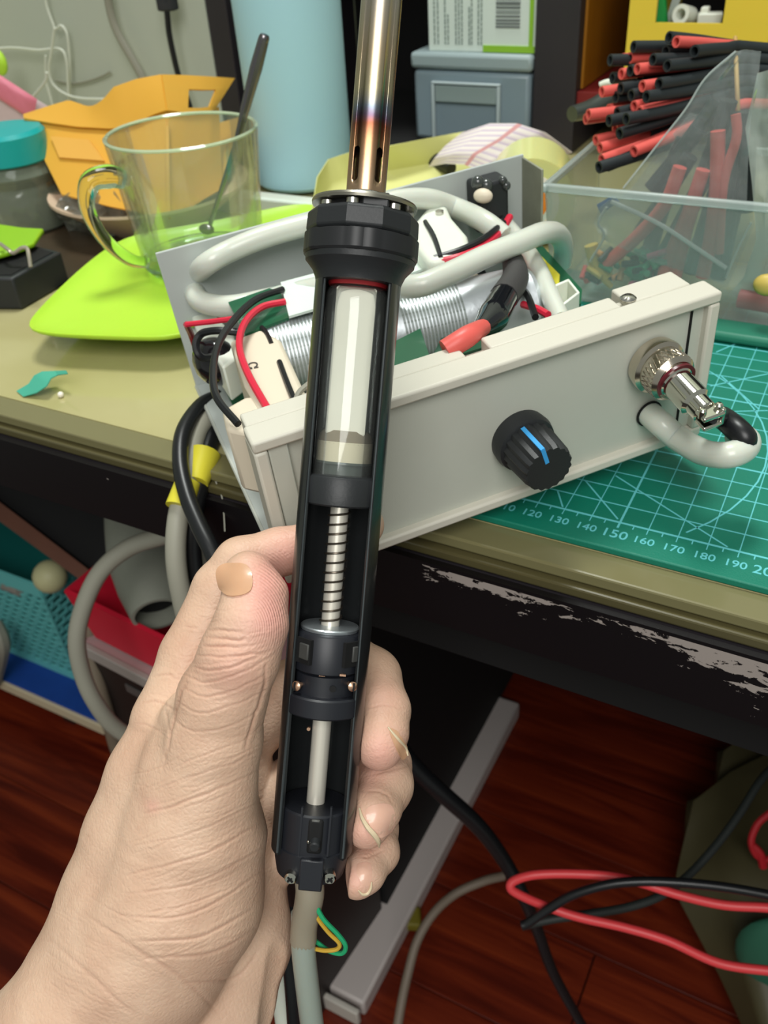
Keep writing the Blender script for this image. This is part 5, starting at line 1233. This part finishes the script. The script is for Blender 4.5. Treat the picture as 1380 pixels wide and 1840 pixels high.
# two Newton steps put every vertex on the surface
for _ in range(2):
    g_ = grad(hv, .05); hv = hv-g_*np.clip(sample(Fd, hv), -.05, .05)[:, None]*.9
N_ = grad(hv)
uu = 690+F*hv[:, 0]/hv[:, 2]; vv = 920+F*hv[:, 1]/hv[:, 2]; front = (N_[:, 2] < .25)
creases = [  # (points, width px, depth cm)
    ([(258, 1462), (305, 1448), (352, 1431), (410, 1410), (466, 1384)], 3.5, .030), ([(225, 1574), (330, 1547), (400, 1520), (470, 1478)], 3.5, .03), ([(232, 1606), (341, 1591), (410, 1560), (475, 1522)], 3.2, .028),
    ([(215, 1645), (310, 1652), (407, 1613), (470, 1566)], 3.5, .032), ([(235, 1690), (352, 1684), (452, 1635)], 4, .035), ([(264, 1723), (385, 1712), (458, 1668)], 4, .035), ([(330, 1768), (420, 1756), (470, 1700)], 4.5, .03),
    ([(240, 1520), (330, 1500), (410, 1470), (478, 1430)], 2.8, .02), ([(280, 1420), (350, 1395), (420, 1372), (470, 1345)], 3, .022), ([(300, 1385), (360, 1355), (430, 1330), (474, 1300)], 2.6, .016), ([(265, 1640), (350, 1622), (440, 1580)], 2.6, .016),
    ([(376, 1133), (405, 1129), (432, 1135)], 3.2, .04), ([(370, 1146), (400, 1148), (428, 1150), (440, 1147)], 3.4, .045), ([(364, 1160), (395, 1163), (440, 1164)], 3.4, .05), ([(356, 1178), (400, 1180), (450, 1175), (486, 1168)], 3.2, .04), ([(350, 1198), (380, 1204), (420, 1198), (480, 1174)], 3.2, .04), ([(338, 1216), (372, 1226), (430, 1210), (488, 1178)], 3, .035),
    ([(330, 1236), (370, 1252), (420, 1240), (482, 1208)], 3, .03), ([(318, 1262), (360, 1280), (430, 1262), (478, 1240)], 3, .024), ([(310, 1292), (350, 1312), (420, 1300), (472, 1276)], 3, .022), ([(478, 1195), (470, 1250), (452, 1300), (440, 1345)], 4, .05),
    ([(336, 1228), (322, 1260), (312, 1300), (302, 1350)], 4.5, .05), ([(296, 1270), (306, 1320), (292, 1380)], 3.5, .025), ([(275, 1216), (300, 1212), (325, 1222)], 3.2, .028), ([(258, 1262), (288, 1262), (312, 1276)], 3.5, .03), ([(332, 1125), (356, 1128)], 3, .02), ([(245, 1300), (268, 1304), (296, 1322)], 3, .02),
    ([(650, 1275), (690, 1268), (725, 1275)], 3, .02), ([(655, 1395), (700, 1384), (742, 1372)], 3.5, .02), ([(650, 1420), (690, 1425), (712, 1450)], 3, .02), ([(640, 1540), (672, 1534), (700, 1520)], 3, .018),
    ([(150, 1640), (240, 1700), (330, 1760), (400, 1830)], 6, .025), ([(90, 1690), (170, 1760), (250, 1830)], 6, .02)]
def wob(pts, amp, rs):
    P = np.array(pts, float); E2 = np.vstack([2*P[0]-P[1], P, 2*P[-1]-P[-2]]); out = []
    for i in range(1, len(E2)-2):
        for k in range(5):
            t = k/5; a, b, c, d = E2[i-1:i+3]; out.append(.5*(2*b+(c-a)*t+(2*a-5*b+4*c-d)*t*t+(3*b-a-3*c+d)*t**3))
    out.append(P[-1]); out = np.array(out); n = len(out); w = np.cumsum(rs.uniform(-1, 1, n)); w -= np.linspace(w[0], w[-1], n)
    T = np.gradient(out, axis=0); T /= np.linalg.norm(T, axis=1)[:, None]; return out+np.stack([-T[:, 1], T[:, 0]], 1)*(w*amp)[:, None]
rs = np.random.RandomState(7); big = creases; creases = [(wob(p, 1.6, rs), w, d) for p, w, d in big]
for q in range(60):       # finer lines sweeping across the ball of the thumb, bowed like the main ones
    v0 = rs.uniform(1370, 1760); u0 = rs.uniform(215, 420); l_ = rs.uniform(40, 130); sl = -.30-.12*rs.rand()
    creases.append((wob([(u0, v0), (u0+l_*.5, v0+sl*l_*.5+l_*.05), (u0+l_, v0+sl*l_*1.05)], 1.4, rs), rs.uniform(1.8, 2.8), rs.uniform(.006, .014)))
for q in range(26):       # lines over the thumb joint and first segment
    v0 = rs.uniform(1075, 1340); u0 = rs.uniform(345, 420)+(1200-v0)*.12; l_ = rs.uniform(25, 75)
    creases.append((wob([(u0, v0), (u0+l_*.5, v0+3), (u0+l_, v0-l_*.1)], 1.2, rs), rs.uniform(1.8, 2.6), rs.uniform(.006, .013)))
for q in range(30):       # index finger and web
    v0 = rs.uniform(1080, 1420); c0_ = 398-(v0-1060)*.42; u0 = c0_-rs.uniform(10, 50); l_ = rs.uniform(15, 42)
    creases.append((wob([(u0, v0), (u0+l_*.5, v0+2), (u0+l_, v0+l_*.25)], 1.2, rs), 2.2, rs.uniform(.005, .012)))
for q in range(40):       # wrist
    v0 = rs.uniform(1560, 1830); u0 = rs.uniform(60, 260); l_ = rs.uniform(40, 120)
    creases.append((wob([(u0, v0), (u0+l_*.5, v0+l_*.32), (u0+l_, v0+l_*.5)], 1.8, rs), rs.uniform(2, 3), rs.uniform(.004, .010)))
cra = np.zeros(len(hv)); disp = np.zeros(len(hv))
for pts, w, dpth in creases:
    w = w*.62; dpth = dpth*.8
    best = np.full(len(hv), 1e9); P = np.array(pts, float)
    bx = (uu > P[:, 0].min()-30) & (uu < P[:, 0].max()+30) & (vv > P[:, 1].min()-30) & (vv < P[:, 1].max()+30) & front
    I = np.where(bx)[0]; L_ = len(P)-1; fade = np.ones(len(I)); bb = np.full(len(I), 1e9)
    for k, (a, b) in enumerate(zip(P, P[1:])):
        e = b-a; t = ((uu[I]-a[0])*e[0]+(vv[I]-a[1])*e[1])/(e@e); tc2 = np.clip(t, 0, 1)
        d = np.hypot(uu[I]-a[0]-tc2*e[0], vv[I]-a[1]-tc2*e[1]); m_ = d < bb; bb[m_] = d[m_]; fade[m_] = np.sin(np.pi*np.clip((k+tc2[m_])/L_, .04, .96))**.5
    gsn = np.exp(-(bb/w)**2)*fade; disp[I] -= gsn*dpth*.75; disp[I] += np.exp(-((bb-2.6*w)/(1.5*w))**2)*fade*dpth*.3
    cra[I] = np.maximum(cra[I], gsn*min(1, dpth/.05)*.55)
# soft large undulation of the flesh
disp += .012*np.sin(uu*.055+vv*.03)*np.sin(vv*.045-uu*.02)*front
hv2 = hv+N_*disp[:, None]
def blob(u, v, r): return np.exp(-((uu-u)**2+(vv-v)**2)/r**2)*front
pink = np.clip(.8*blob(490, 1110, 55)+.6*blob(470, 1040, 45)+.6*blob(685, 1350, 45)+.5*blob(655, 1500, 40)+.5*blob(640, 1580, 30)+.6*blob(520, 990, 50)+.35*blob(420, 1200, 60)+.3*blob(690, 1250, 40)+.35*blob(275, 1448, 14)+.3*blob(660, 1400, 30), 0, 1)
pr = np.clip(1.2*np.exp(-(((uu-492)/40)**2+((vv-1075)/75)**2)), 0, 1)*(uu > 450)
hb = MB(); hb.v = [CAM+hv2@AX]; hb.f = [tuple(q) for q in hq.tolist()]; hb.n = len(hv2)
hand = hb.obj('person', M['skin'], None, angle=180)
for nm, ar in (('pink', pink), ('crease', cra), ('print', pr), ('ridge', np.hypot(uu-440, (vv-1130)*.75)/4.2)):
    hand.data.attributes.new(nm, 'FLOAT', 'POINT').data.foreach_set('value', ar.astype('f'))
tag(hand, "person's bare left hand and wrist gripping the black tool, thumb nearest the viewer", 'person')
# nails: thin curved plates laid on the surface
def nail(poly, m, rise=.035, th_=.05, name='fingernail', d0=21.5, n=10, bulge=.04):
    """poly: 4 corners (u,v); the plate follows the finger surface"""
    a, b, c, d_ = [np.array(p, float) for p in poly]; G = []
    for i in range(n+1):
        row = []
        for j in range(n+1):
            s_, t_ = i/n, j/n
            # rounded outline
            w = 1-.22*abs(2*t_-1)**3*(1 if True else 0); s2 = .5+(s_-.5)*w; w2 = 1-.18*abs(2*s_-1)**3; t2 = .5+(t_-.5)*w2
            u, v = (a*(1-s2)+b*s2)*(1-t2)+(d_*(1-s2)+c*s2)*t2
            z = d0+.02*np.arange(300); p = np.stack([(u-690)/F*z, (v-920)/F*z, z], 1); f_ = sample(Fd, p); k = np.argmax(f_ < 0) if (f_ < 0).any() else 150
            row.append(z[k])
            G.append((u, v, z[k], s_, t_))
    Z = np.array([g[2] for g in G]).reshape(n+1, n+1)
    Z = np.minimum(Z, np.median(Z)+.35)
    for _ in range(6): Z[1:-1, 1:-1] = (Z[:-2, 1:-1]+Z[2:, 1:-1]+Z[1:-1, :-2]+Z[1:-1, 2:])/4
    grid = [[None]*(n+1) for _ in range(n+1)]
    for q, g in enumerate(G):
        i, j = divmod(q, n+1); z = Z[i, j]-rise-bulge*math.sin(math.pi*min(1, max(0, g[3])))*math.sin(math.pi*g[4]); u, v = g[0], g[1]
        grid[i][j] = CAM+AX.T@cpt(u, v, z)
    return MB().sheet(grid, th_).obj(name, m, hand, angle=70)
ned = mat('nail_edge', (212, 192, 160), .4, sss=.1); nbed = mat('nail_bed', (222, 172, 150), .28, coat=.4, sss=.15)
nail([(383, 1014), (450, 1010), (457, 1066), (399, 1075)], M['skin_nail'], .02, .06)
nail([(694, 1306), (714, 1312), (736, 1350), (722, 1370)], M['skin_nail'], .0, .05)
nail([(650, 1450), (706, 1440), (712, 1490), (676, 1512)], nbed, .0, .04)
def rimline(pts, r, rise=.04):
    P = []
    for u, v in pts:
        z = 21.5+.02*np.arange(320); p = np.stack([(u-690)/F*z, (v-920)/F*z, z], 1); f_ = sample(Fd, p); k = np.argmax(f_ < 0) if (f_ < 0).any() else 150
        P.append(z[k])
    P = np.minimum(P, np.median(P)+.3)
    MB().tube([CAM+AX.T@cpt(u, v, z-rise) for (u, v), z in zip(pts, P)], r, n=8, sub=4).obj('nail_edge', ned, hand)
rimline([(646, 1452), (650, 1468), (660, 1486), (672, 1500), (680, 1512), (681, 1522)], [.025, .05, .07, .075, .065, .025])
rimline([(697, 1306), (706, 1318), (717, 1331), (729, 1345), (733, 1358)], [.02, .04, .05, .045, .02], .02)
nail([(638, 1552), (668, 1548), (668, 1590), (646, 1598)], nbed, .0, .04)
rimline([(644, 1600), (651, 1607), (660, 1606), (666, 1597), (668, 1585)], [.02, .04, .045, .04, .02])
del Fd

# ---------------------------------------------------------------- cable bundle beside the case
def pcable(name, label, pts, r, m, cat='cable', parent=None, n=12):
    o = MB().tube([dp(*p) for p in pts], r, n=n, sub=7).obj(name, m, parent)
    if parent is None: tag(o, label, cat)
    return o
pcable('black_cable', 'black cable crossing in front of the grey cable at the left of the case', [(395, 712, 38.3), (360, 730, 37.6), (330, 775, 36.2), (324, 830, 35.2), (336, 890, 34.4), (358, 945, 33.8), (380, 990, 33.4), (400, 1040, 33.2), (430, 1120, 33.6)], .33, M['cableblk'])
pcable('grey_cable', 'thick grey cable draped over the desk edge beside the black cable', [(400, 735, 38.2), (362, 765, 37.4), (345, 810, 36.5), (335, 870, 35.7), (320, 930, 35.4), (316, 1000, 35.5), (326, 1070, 36), (348, 1150, 37), (400, 1250, 38)], .42, M['greycable'])
pcable('black_cable', 'black cable hanging behind the grey cable and the yellow tape', [(420, 760, 38.2), (385, 780, 37.6), (370, 820, 36.8), (358, 870, 36.2), (345, 940, 36.2), (345, 1010, 36.6), (362, 1090, 37.2), (400, 1200, 38)], .42, M['cableblk'])
ytp = thing('yellow_tape', 'yellow tape wrapped round the grey and black cables at the desk edge', 'tape', dp(345, 860, 36))
o = MB().tube([dp(368, 815, 36.6), dp(352, 868, 35.9)], [.66, .5], n=18, sub=1).obj('upper_wrap', M['ytape'], ytp)
o = MB().tube([dp(338, 865, 35.7), dp(322, 912, 35.3)], [.5, .56], n=18, sub=1).obj('lower_wrap', M['ytape'], ytp)
pcable('grey_cable', 'grey cable behind the thumb running down from the bundle', [(350, 960, 38), (365, 1010, 38.5), (385, 1060, 39), (400, 1120, 39.5)], .5, M['greycable'])
pcable('stray_hair', 'thin pale thread hanging from the desk edge', [(382, 828, 36.6), (386, 860, 36.2), (398, 890, 36), (402, 920, 36), (404, 955, 36)], .035, M['greycable'], 'thread', n=6)

# ---------------------------------------------------------------- under the desk, left
zb = -64.0
e0, e1 = az(-60, 1208, zb), az(188, 1298, zb)
bs = thing('floor_shelf', 'low shelf board with a cream front edge and blue cover standing on the floor', 'shelf', V((e0[0]+e1[0])/2, e0[1]+12, -72))
fx = e1[0]; fy = (e0[1]+e1[1])/2
MB().aabox(fx-75, fx, fy, fy+30, zb-1.7, zb).obj('board', M['cream'], bs, False, bevel=.15)
MB().aabox(fx-74, fx-.4, fy+.3, fy+29.5, zb, zb+.25).obj('blue_cover', M['bluetop'], bs, False, bevel=.1)
MB().aabox(fx-12, fx-10, fy+3, fy+27, -72, zb-1.7).obj('foot', M['dark'], bs, False); MB().aabox(fx-70, fx-68, fy+3, fy+27, -72, zb-1.7).obj('foot', M['dark'], bs, False)
# teal perforated basket
bf0, bf1 = az(20, 1172, zb+.3), az(140, 1222, zb+.3)
bx1_ = bf1[0]; by0 = (bf0[1]+bf1[1])/2; bx0_ = bx1_-34; top_ = axx(115, 1066, bx1_+0.5)[2]
top_ = ay(115, 1066, by0-1)[2]
bk_ = thing('teal_basket', 'teal perforated plastic basket on the blue covered shelf board', 'basket', V(bx1_-14, by0+9, zb+.3))
q = MB(); hgt = top_-zb-.3; dep_ = 20; tp = 1.2
def FRp(s_, t_): return V(bx0_+(bx1_-bx0_)*s_+tp*(2*s_-1)*t_, by0-tp*t_, zb+.3+hgt*t_)
def SDp(s_, t_): return V(bx1_+tp*t_, by0+dep_*s_-tp*t_*(1-2*s_), zb+.3+hgt*t_)
def BKp(s_, t_): return V(bx0_+(bx1_-bx0_)*s_+tp*(2*s_-1)*t_, by0+dep_+tp*t_, zb+.3+hgt*t_)
def lattice(Pf, nn_, mm_, m, nm):
    q = MB(); w = .4
    q.sheet([[Pf(j/8, t) for j in range(9)] for t in (.0, .07)], .25); q.sheet([[Pf(j/8, t) for j in range(9)] for t in (.88, 1.0)], .3)
    for i in range(mm_+1):
        t = .07+.81*i/mm_; q.sheet([[Pf(j/4, t-.012) for j in range(5)], [Pf(j/4, t+.012) for j in range(5)]], .2)
    for i in range(mm_):
        for j in range(nn_+1):
            s_ = min(1-w/90, max(w/90, (j+(i % 2)*.5)/nn_)); t0 = .07+.81*i/mm_; t1 = t0+.81/mm_
            if s_ > 1: continue
            q.sheet([[Pf(s_-.008, t0), Pf(s_+.008, t0)], [Pf(s_-.008, t1), Pf(s_+.008, t1)]], .2)
    return q.obj(nm, m, bk_, False)
lattice(FRp, 24, 13, M['tealbask'], 'front_wall'); lattice(SDp, 14, 13, M['tealbask'], 'side_wall'); lattice(BKp, 24, 13, M['tealbask'], 'back_wall')
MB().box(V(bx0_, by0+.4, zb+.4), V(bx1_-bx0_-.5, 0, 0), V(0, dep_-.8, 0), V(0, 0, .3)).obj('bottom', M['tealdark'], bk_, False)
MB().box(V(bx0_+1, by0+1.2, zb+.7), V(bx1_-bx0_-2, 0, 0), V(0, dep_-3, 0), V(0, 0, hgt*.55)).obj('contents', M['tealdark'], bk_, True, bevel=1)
p = ay(90, 1036, by0-1.6); o = MB().ball(p, 1.9, 1.9, 1.9).obj('cream_ball', mat('cream_ball', (200, 196, 150), .5, var=.1), None); tag(o, 'round cream ball resting on the rim of the teal basket', 'ball')
o = MB().tube([ay(-40, 1030, by0+1), ay(10, 1048, by0-.2), ay(38, 1062, by0-.8)], [.8, .9, .7], n=10).obj('grey_bag_twist', mat('greyish_bag', (146, 140, 132), .4), None); tag(o, 'twisted greyish wrapping over the left rim of the teal basket', 'wrapping')
o = MB().tube([ay(-14, 1120, by0-4), ay(-2, 1160, by0-5), ay(-12, 1225, by0-5)], [1.2, 1.4, 1.0], n=10).obj('grey_pipe', M['greycable'], None); tag(o, 'greyish rounded upright piece at the left edge in front of the teal basket', 'pipe')
# leaning brown board
a, b, c, d_ = dp(-40, 872, 80), dp(165, 1028, 78), dp(152, 1048, 78), dp(-40, 908, 80)
o = MB().prism([a, b, c, d_], ray(100, 950)*.9).obj('brown_board', M['brown'], None, False); tag(o, 'narrow brown wooden strip slanting above the teal basket', 'board')
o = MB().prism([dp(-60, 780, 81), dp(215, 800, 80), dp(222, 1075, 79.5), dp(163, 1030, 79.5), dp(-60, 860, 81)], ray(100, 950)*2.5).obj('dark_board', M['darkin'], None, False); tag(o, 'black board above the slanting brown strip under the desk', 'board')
# computer case, red tray, nozzle
t0, t1 = az(145, 1148, -28), az(265, 1210, -28); dirc = unit(t1-t0); nrm = V(-dirc[1], dirc[0], 0)
if nrm[1] < 0: nrm = -nrm
pcase = thing('computer_case', 'dark cabinet with a pale metal front edge and pinkish grey top under the desk', 'cabinet', t0+dirc*15+nrm*9+V(0, 0, -44))
MB().box(t0+V(0, 0, -44), dirc*17, nrm*12, V(0, 0, 43.2)).obj('body', M['dark'], pcase, False, bevel=.2)
MB().box(t0+V(0, 0, -.8)-nrm*.3, dirc*17.3, nrm*12.4, V(0, 0, .7)).obj('top_sheet', M['pinkgrey'], pcase, False, bevel=.1)
MB().box(t0+V(0, 0, -1.2)-nrm*.5, dirc*17.3, nrm*.5, V(0, 0, 1.2)).obj('edge_strip', mat('pale_edge_strip', (160, 152, 146), .4), pcase, False, bevel=.1)
MB().tube([t0-dirc*.4-nrm*.3+V(0, 0, .1), t0+dirc*.5-nrm*.3], .45, n=10).obj('corner_cap', M['whitebar'], pcase)
for zz_ in (-6, -9): MB().box(t0+V(0, 0, zz_)-nrm*.1+dirc*4, dirc*12, nrm*.1, V(0, 0, .25)).obj('front_groove', M['darkin'], pcase, False)
MB().box(t0+V(0, 0, -3.6)-nrm*.12+dirc*4, dirc*2.4, nrm*.1, V(0, 0, .8)).obj('grey_badge', mat('badge', (90, 86, 84), .4), pcase, True)
# red tray on top
tr_ = thing('red_tray', 'red open plastic tray holding the grey nozzle on top of the dark cabinet', 'tray', t0+dirc*14+nrm*7)
r0 = az(175, 1143, -27.9); r1 = r0+dirc*24; zr = 4.6
wl = [r0, r0+dirc*12, r0+dirc*12+nrm*9, r0+nrm*9]; wt_ = [r0-dirc*1.2-nrm*.5+V(0, 0, zr), r0+dirc*13.5-nrm*.5+V(0, 0, zr), r0+dirc*13.5+nrm*10+V(0, 0, zr), r0-dirc*1.8+nrm*10+V(0, 0, zr)]
for i in range(4):
    a, b, c, d_ = wt_[i], wt_[(i+1) % 4], wl[(i+1) % 4], wl[i]
    MB().sheet([[a+(b-a)*j/4, d_+(c-d_)*j/4] for j in range(5)], .35).obj('wall', M['redbox'], tr_, False)
MB().sheet([[wl[0]+(wl[1]-wl[0])*j/4+V(0, 0, .2), wl[3]+(wl[2]-wl[3])*j/4+V(0, 0, .2)] for j in range(5)], .3).obj('bottom', M['redbox'], tr_, False)
cA, cB = dp(236, 885, 69), dp(284, 1104, 62.5)
cn = thing('grey_nozzle', 'grey tapered cone shaped nozzle with an open dark mouth in the red tray', 'nozzle', cB)
axn = cB-cA; Ln = np.linalg.norm(axn)
MB().ring(cA, axn, [(-2, 2.0), (0, 2.1), (Ln*.3, 2.5), (Ln*.55, 2.75), (Ln*.8, 2.4), (Ln, 1.85), (Ln, 1.6), (Ln*.8, 2.1), (0, 1.8), (-2, 1.8)], n=40).obj('cone', M['cone'], cn)
MB().lathe(cA+unit(axn)*(Ln-1.5), axn, [(0, 0), (0, 1.75), (.1, 1.75)], n=30).obj('dark_mouth', M['darkin'], cn)
# grey cable loop under the desk
pcable('grey_cable', 'grey cable curving in a wide arc past the nozzle and teal basket to the floor', [(330, 955, 54), (290, 964, 54.5), (230, 985, 55), (180, 1028, 55.5), (150, 1090, 56), (138, 1150, 56.5), (148, 1210, 57.5), (170, 1260, 58.5), (205, 1305, 60), (260, 1340, 62)], .56, M['greycable'])
pcable('grey_cable', 'second grey cable close behind the wide arc, lower left', [(160, 1110, 69), (165, 1180, 70), (180, 1240, 71), (195, 1290, 73), (210, 1345, 76), (240, 1420, 80)], .6, mat('brown_grey_cable', (120, 108, 92), .5))

# ---------------------------------------------------------------- under the desk, right and bottom
pcable('black_cable', 'thick black cable running diagonally from the hand down across the red wires', [(700, 1320, 60), (745, 1378, 61), (800, 1430, 62), (860, 1485, 63.5), (905, 1545, 65), (940, 1610, 66), (965, 1670, 68), (995, 1750, 70), (1050, 1850, 73)], [.62, .62, .62, .6, .56, .5, .46, .42, .4], M['cableblk'])
pcable('red_cable', 'bright red cable bent back in a hairpin loop over the floor', [(2100, 1560, 48), (1700, 1640, 49), (1450, 1640, 50), (1380, 1631, 50.5), (1300, 1626, 51), (1220, 1608, 51.5), (1150, 1586, 52), (1090, 1574, 52.3), (1020, 1570, 52.6), (960, 1572, 52.8), (925, 1582, 53), (917, 1594, 53), (930, 1606, 53), (980, 1628, 53), (1040, 1648, 52.6), (1120, 1666, 52.2), (1200, 1690, 51.6), (1290, 1730, 51), (1380, 1744, 50.4), (1450, 1748, 50), (1700, 1720, 49), (2100, 1610, 48)], .27, mat('red_cable', (220, 66, 70), .4))
pcable('black_cable', 'thinner black cable with a doubled end lying across the red loop', [(2100, 1580, 46.5), (1700, 1650, 48), (1450, 1625, 49), (1380, 1608, 49.4), (1300, 1594, 49.8), (1220, 1586, 50.2), (1150, 1584, 50.6), (1090, 1590, 51), (1030, 1608, 51.5), (985, 1634, 52), (950, 1658, 52.4), (938, 1663, 52.5)], .27, M['cableblk'])
pcable('black_cable', 'black cable rising to the right edge behind the red loop', [(938, 1664, 54.5), (990, 1652, 54.8), (1060, 1642, 55), (1130, 1630, 55.4), (1190, 1608, 56), (1240, 1570, 57), (1290, 1515, 58), (1330, 1460, 59), (1365, 1405, 60), (1400, 1370, 61), (1500, 1300, 64), (1600, 1290, 68)], .27, mat('dull_black_cable', (40, 44, 42), .5))
pcable('pale_cable', 'pale grey cable curving on the floor beside the metal foot', [(905, 1574, 84), (870, 1583, 83.5), (820, 1605, 83), (780, 1640, 82), (750, 1690, 81), (733, 1750, 80), (722, 1800, 79), (712, 1860, 78)], .42, mat('dim_cable', (124, 110, 96), .5))
a = az(725, 1655, -71.5); o = MB().cbox(a+V(0, 0, .6), V(3.4, 1.5, 0), V(-1, 2, 0), V(0, 0, 1.3)).obj('yellow_scrap', mat('olive_yellow', (120, 110, 30), .6), None, True, bevel=.3); tag(o, 'dull yellow scrap beside the pale metal foot', 'scrap')
pcable('white_strip', 'white plastic strip hanging below the wrist', [(500, 1740, 33), (505, 1790, 33.5), (518, 1870, 34.5)], [.3, .36, .4], M['whitepl'], 'strip')
pcable('black_cable', 'black cable just left of the hanging grey hose', [(518, 1640, 31), (522, 1720, 31.5), (528, 1800, 32), (534, 1900, 33)], .3, M['cableblk'])
# drab green bag standing on the floor at the right edge
gb = thing('green_bag', 'drab green bag with red print standing on the floor at the right edge', 'bag', az(1390, 1700, -72))
gp = [(1240, 1440, 92), (1310, 1395, 95), (1400, 1350, 96), (1500, 1400, 96)], [(1215, 1600, 88), (1320, 1560, 85), (1400, 1560, 84), (1500, 1580, 84)], [(1300, 1750, 84), (1350, 1740, 80), (1420, 1740, 79), (1500, 1760, 79)], [(1360, 1880, 80), (1390, 1880, 77), (1440, 1880, 77), (1500, 1880, 77)]
G = refine([[dp(*p) for p in r_] for r_ in gp], 5)
MB().sheet(G, 1.0).obj('bag_front', M['binbag'], gb, angle=80)
sh_ = [[G[i][j]+V(1.5, 9, -1.5)+V(0, 0, 0) for j in range(len(G[0]))] for i in range(len(G))]
MB().sheet(sh_, 1.0).obj('bag_back', M['binbag'], gb, angle=80)
MB().ball(dp(1400, 1720, 77.5), 3.6, 1.4, 5.5).obj('green_patch', mat('sea_green', (52, 110, 88), .5), gb)
MB().tube([dp(1385, 1460, 82), dp(1362, 1480, 82), dp(1350, 1510, 82), dp(1358, 1535, 82), dp(1375, 1545, 82), dp(1390, 1540, 82)], .32, n=8).tube([dp(1352, 1520, 82), dp(1366, 1535, 81.8), dp(1372, 1558, 82)], .4, n=8).obj('red_print', M['redcloth'], gb)
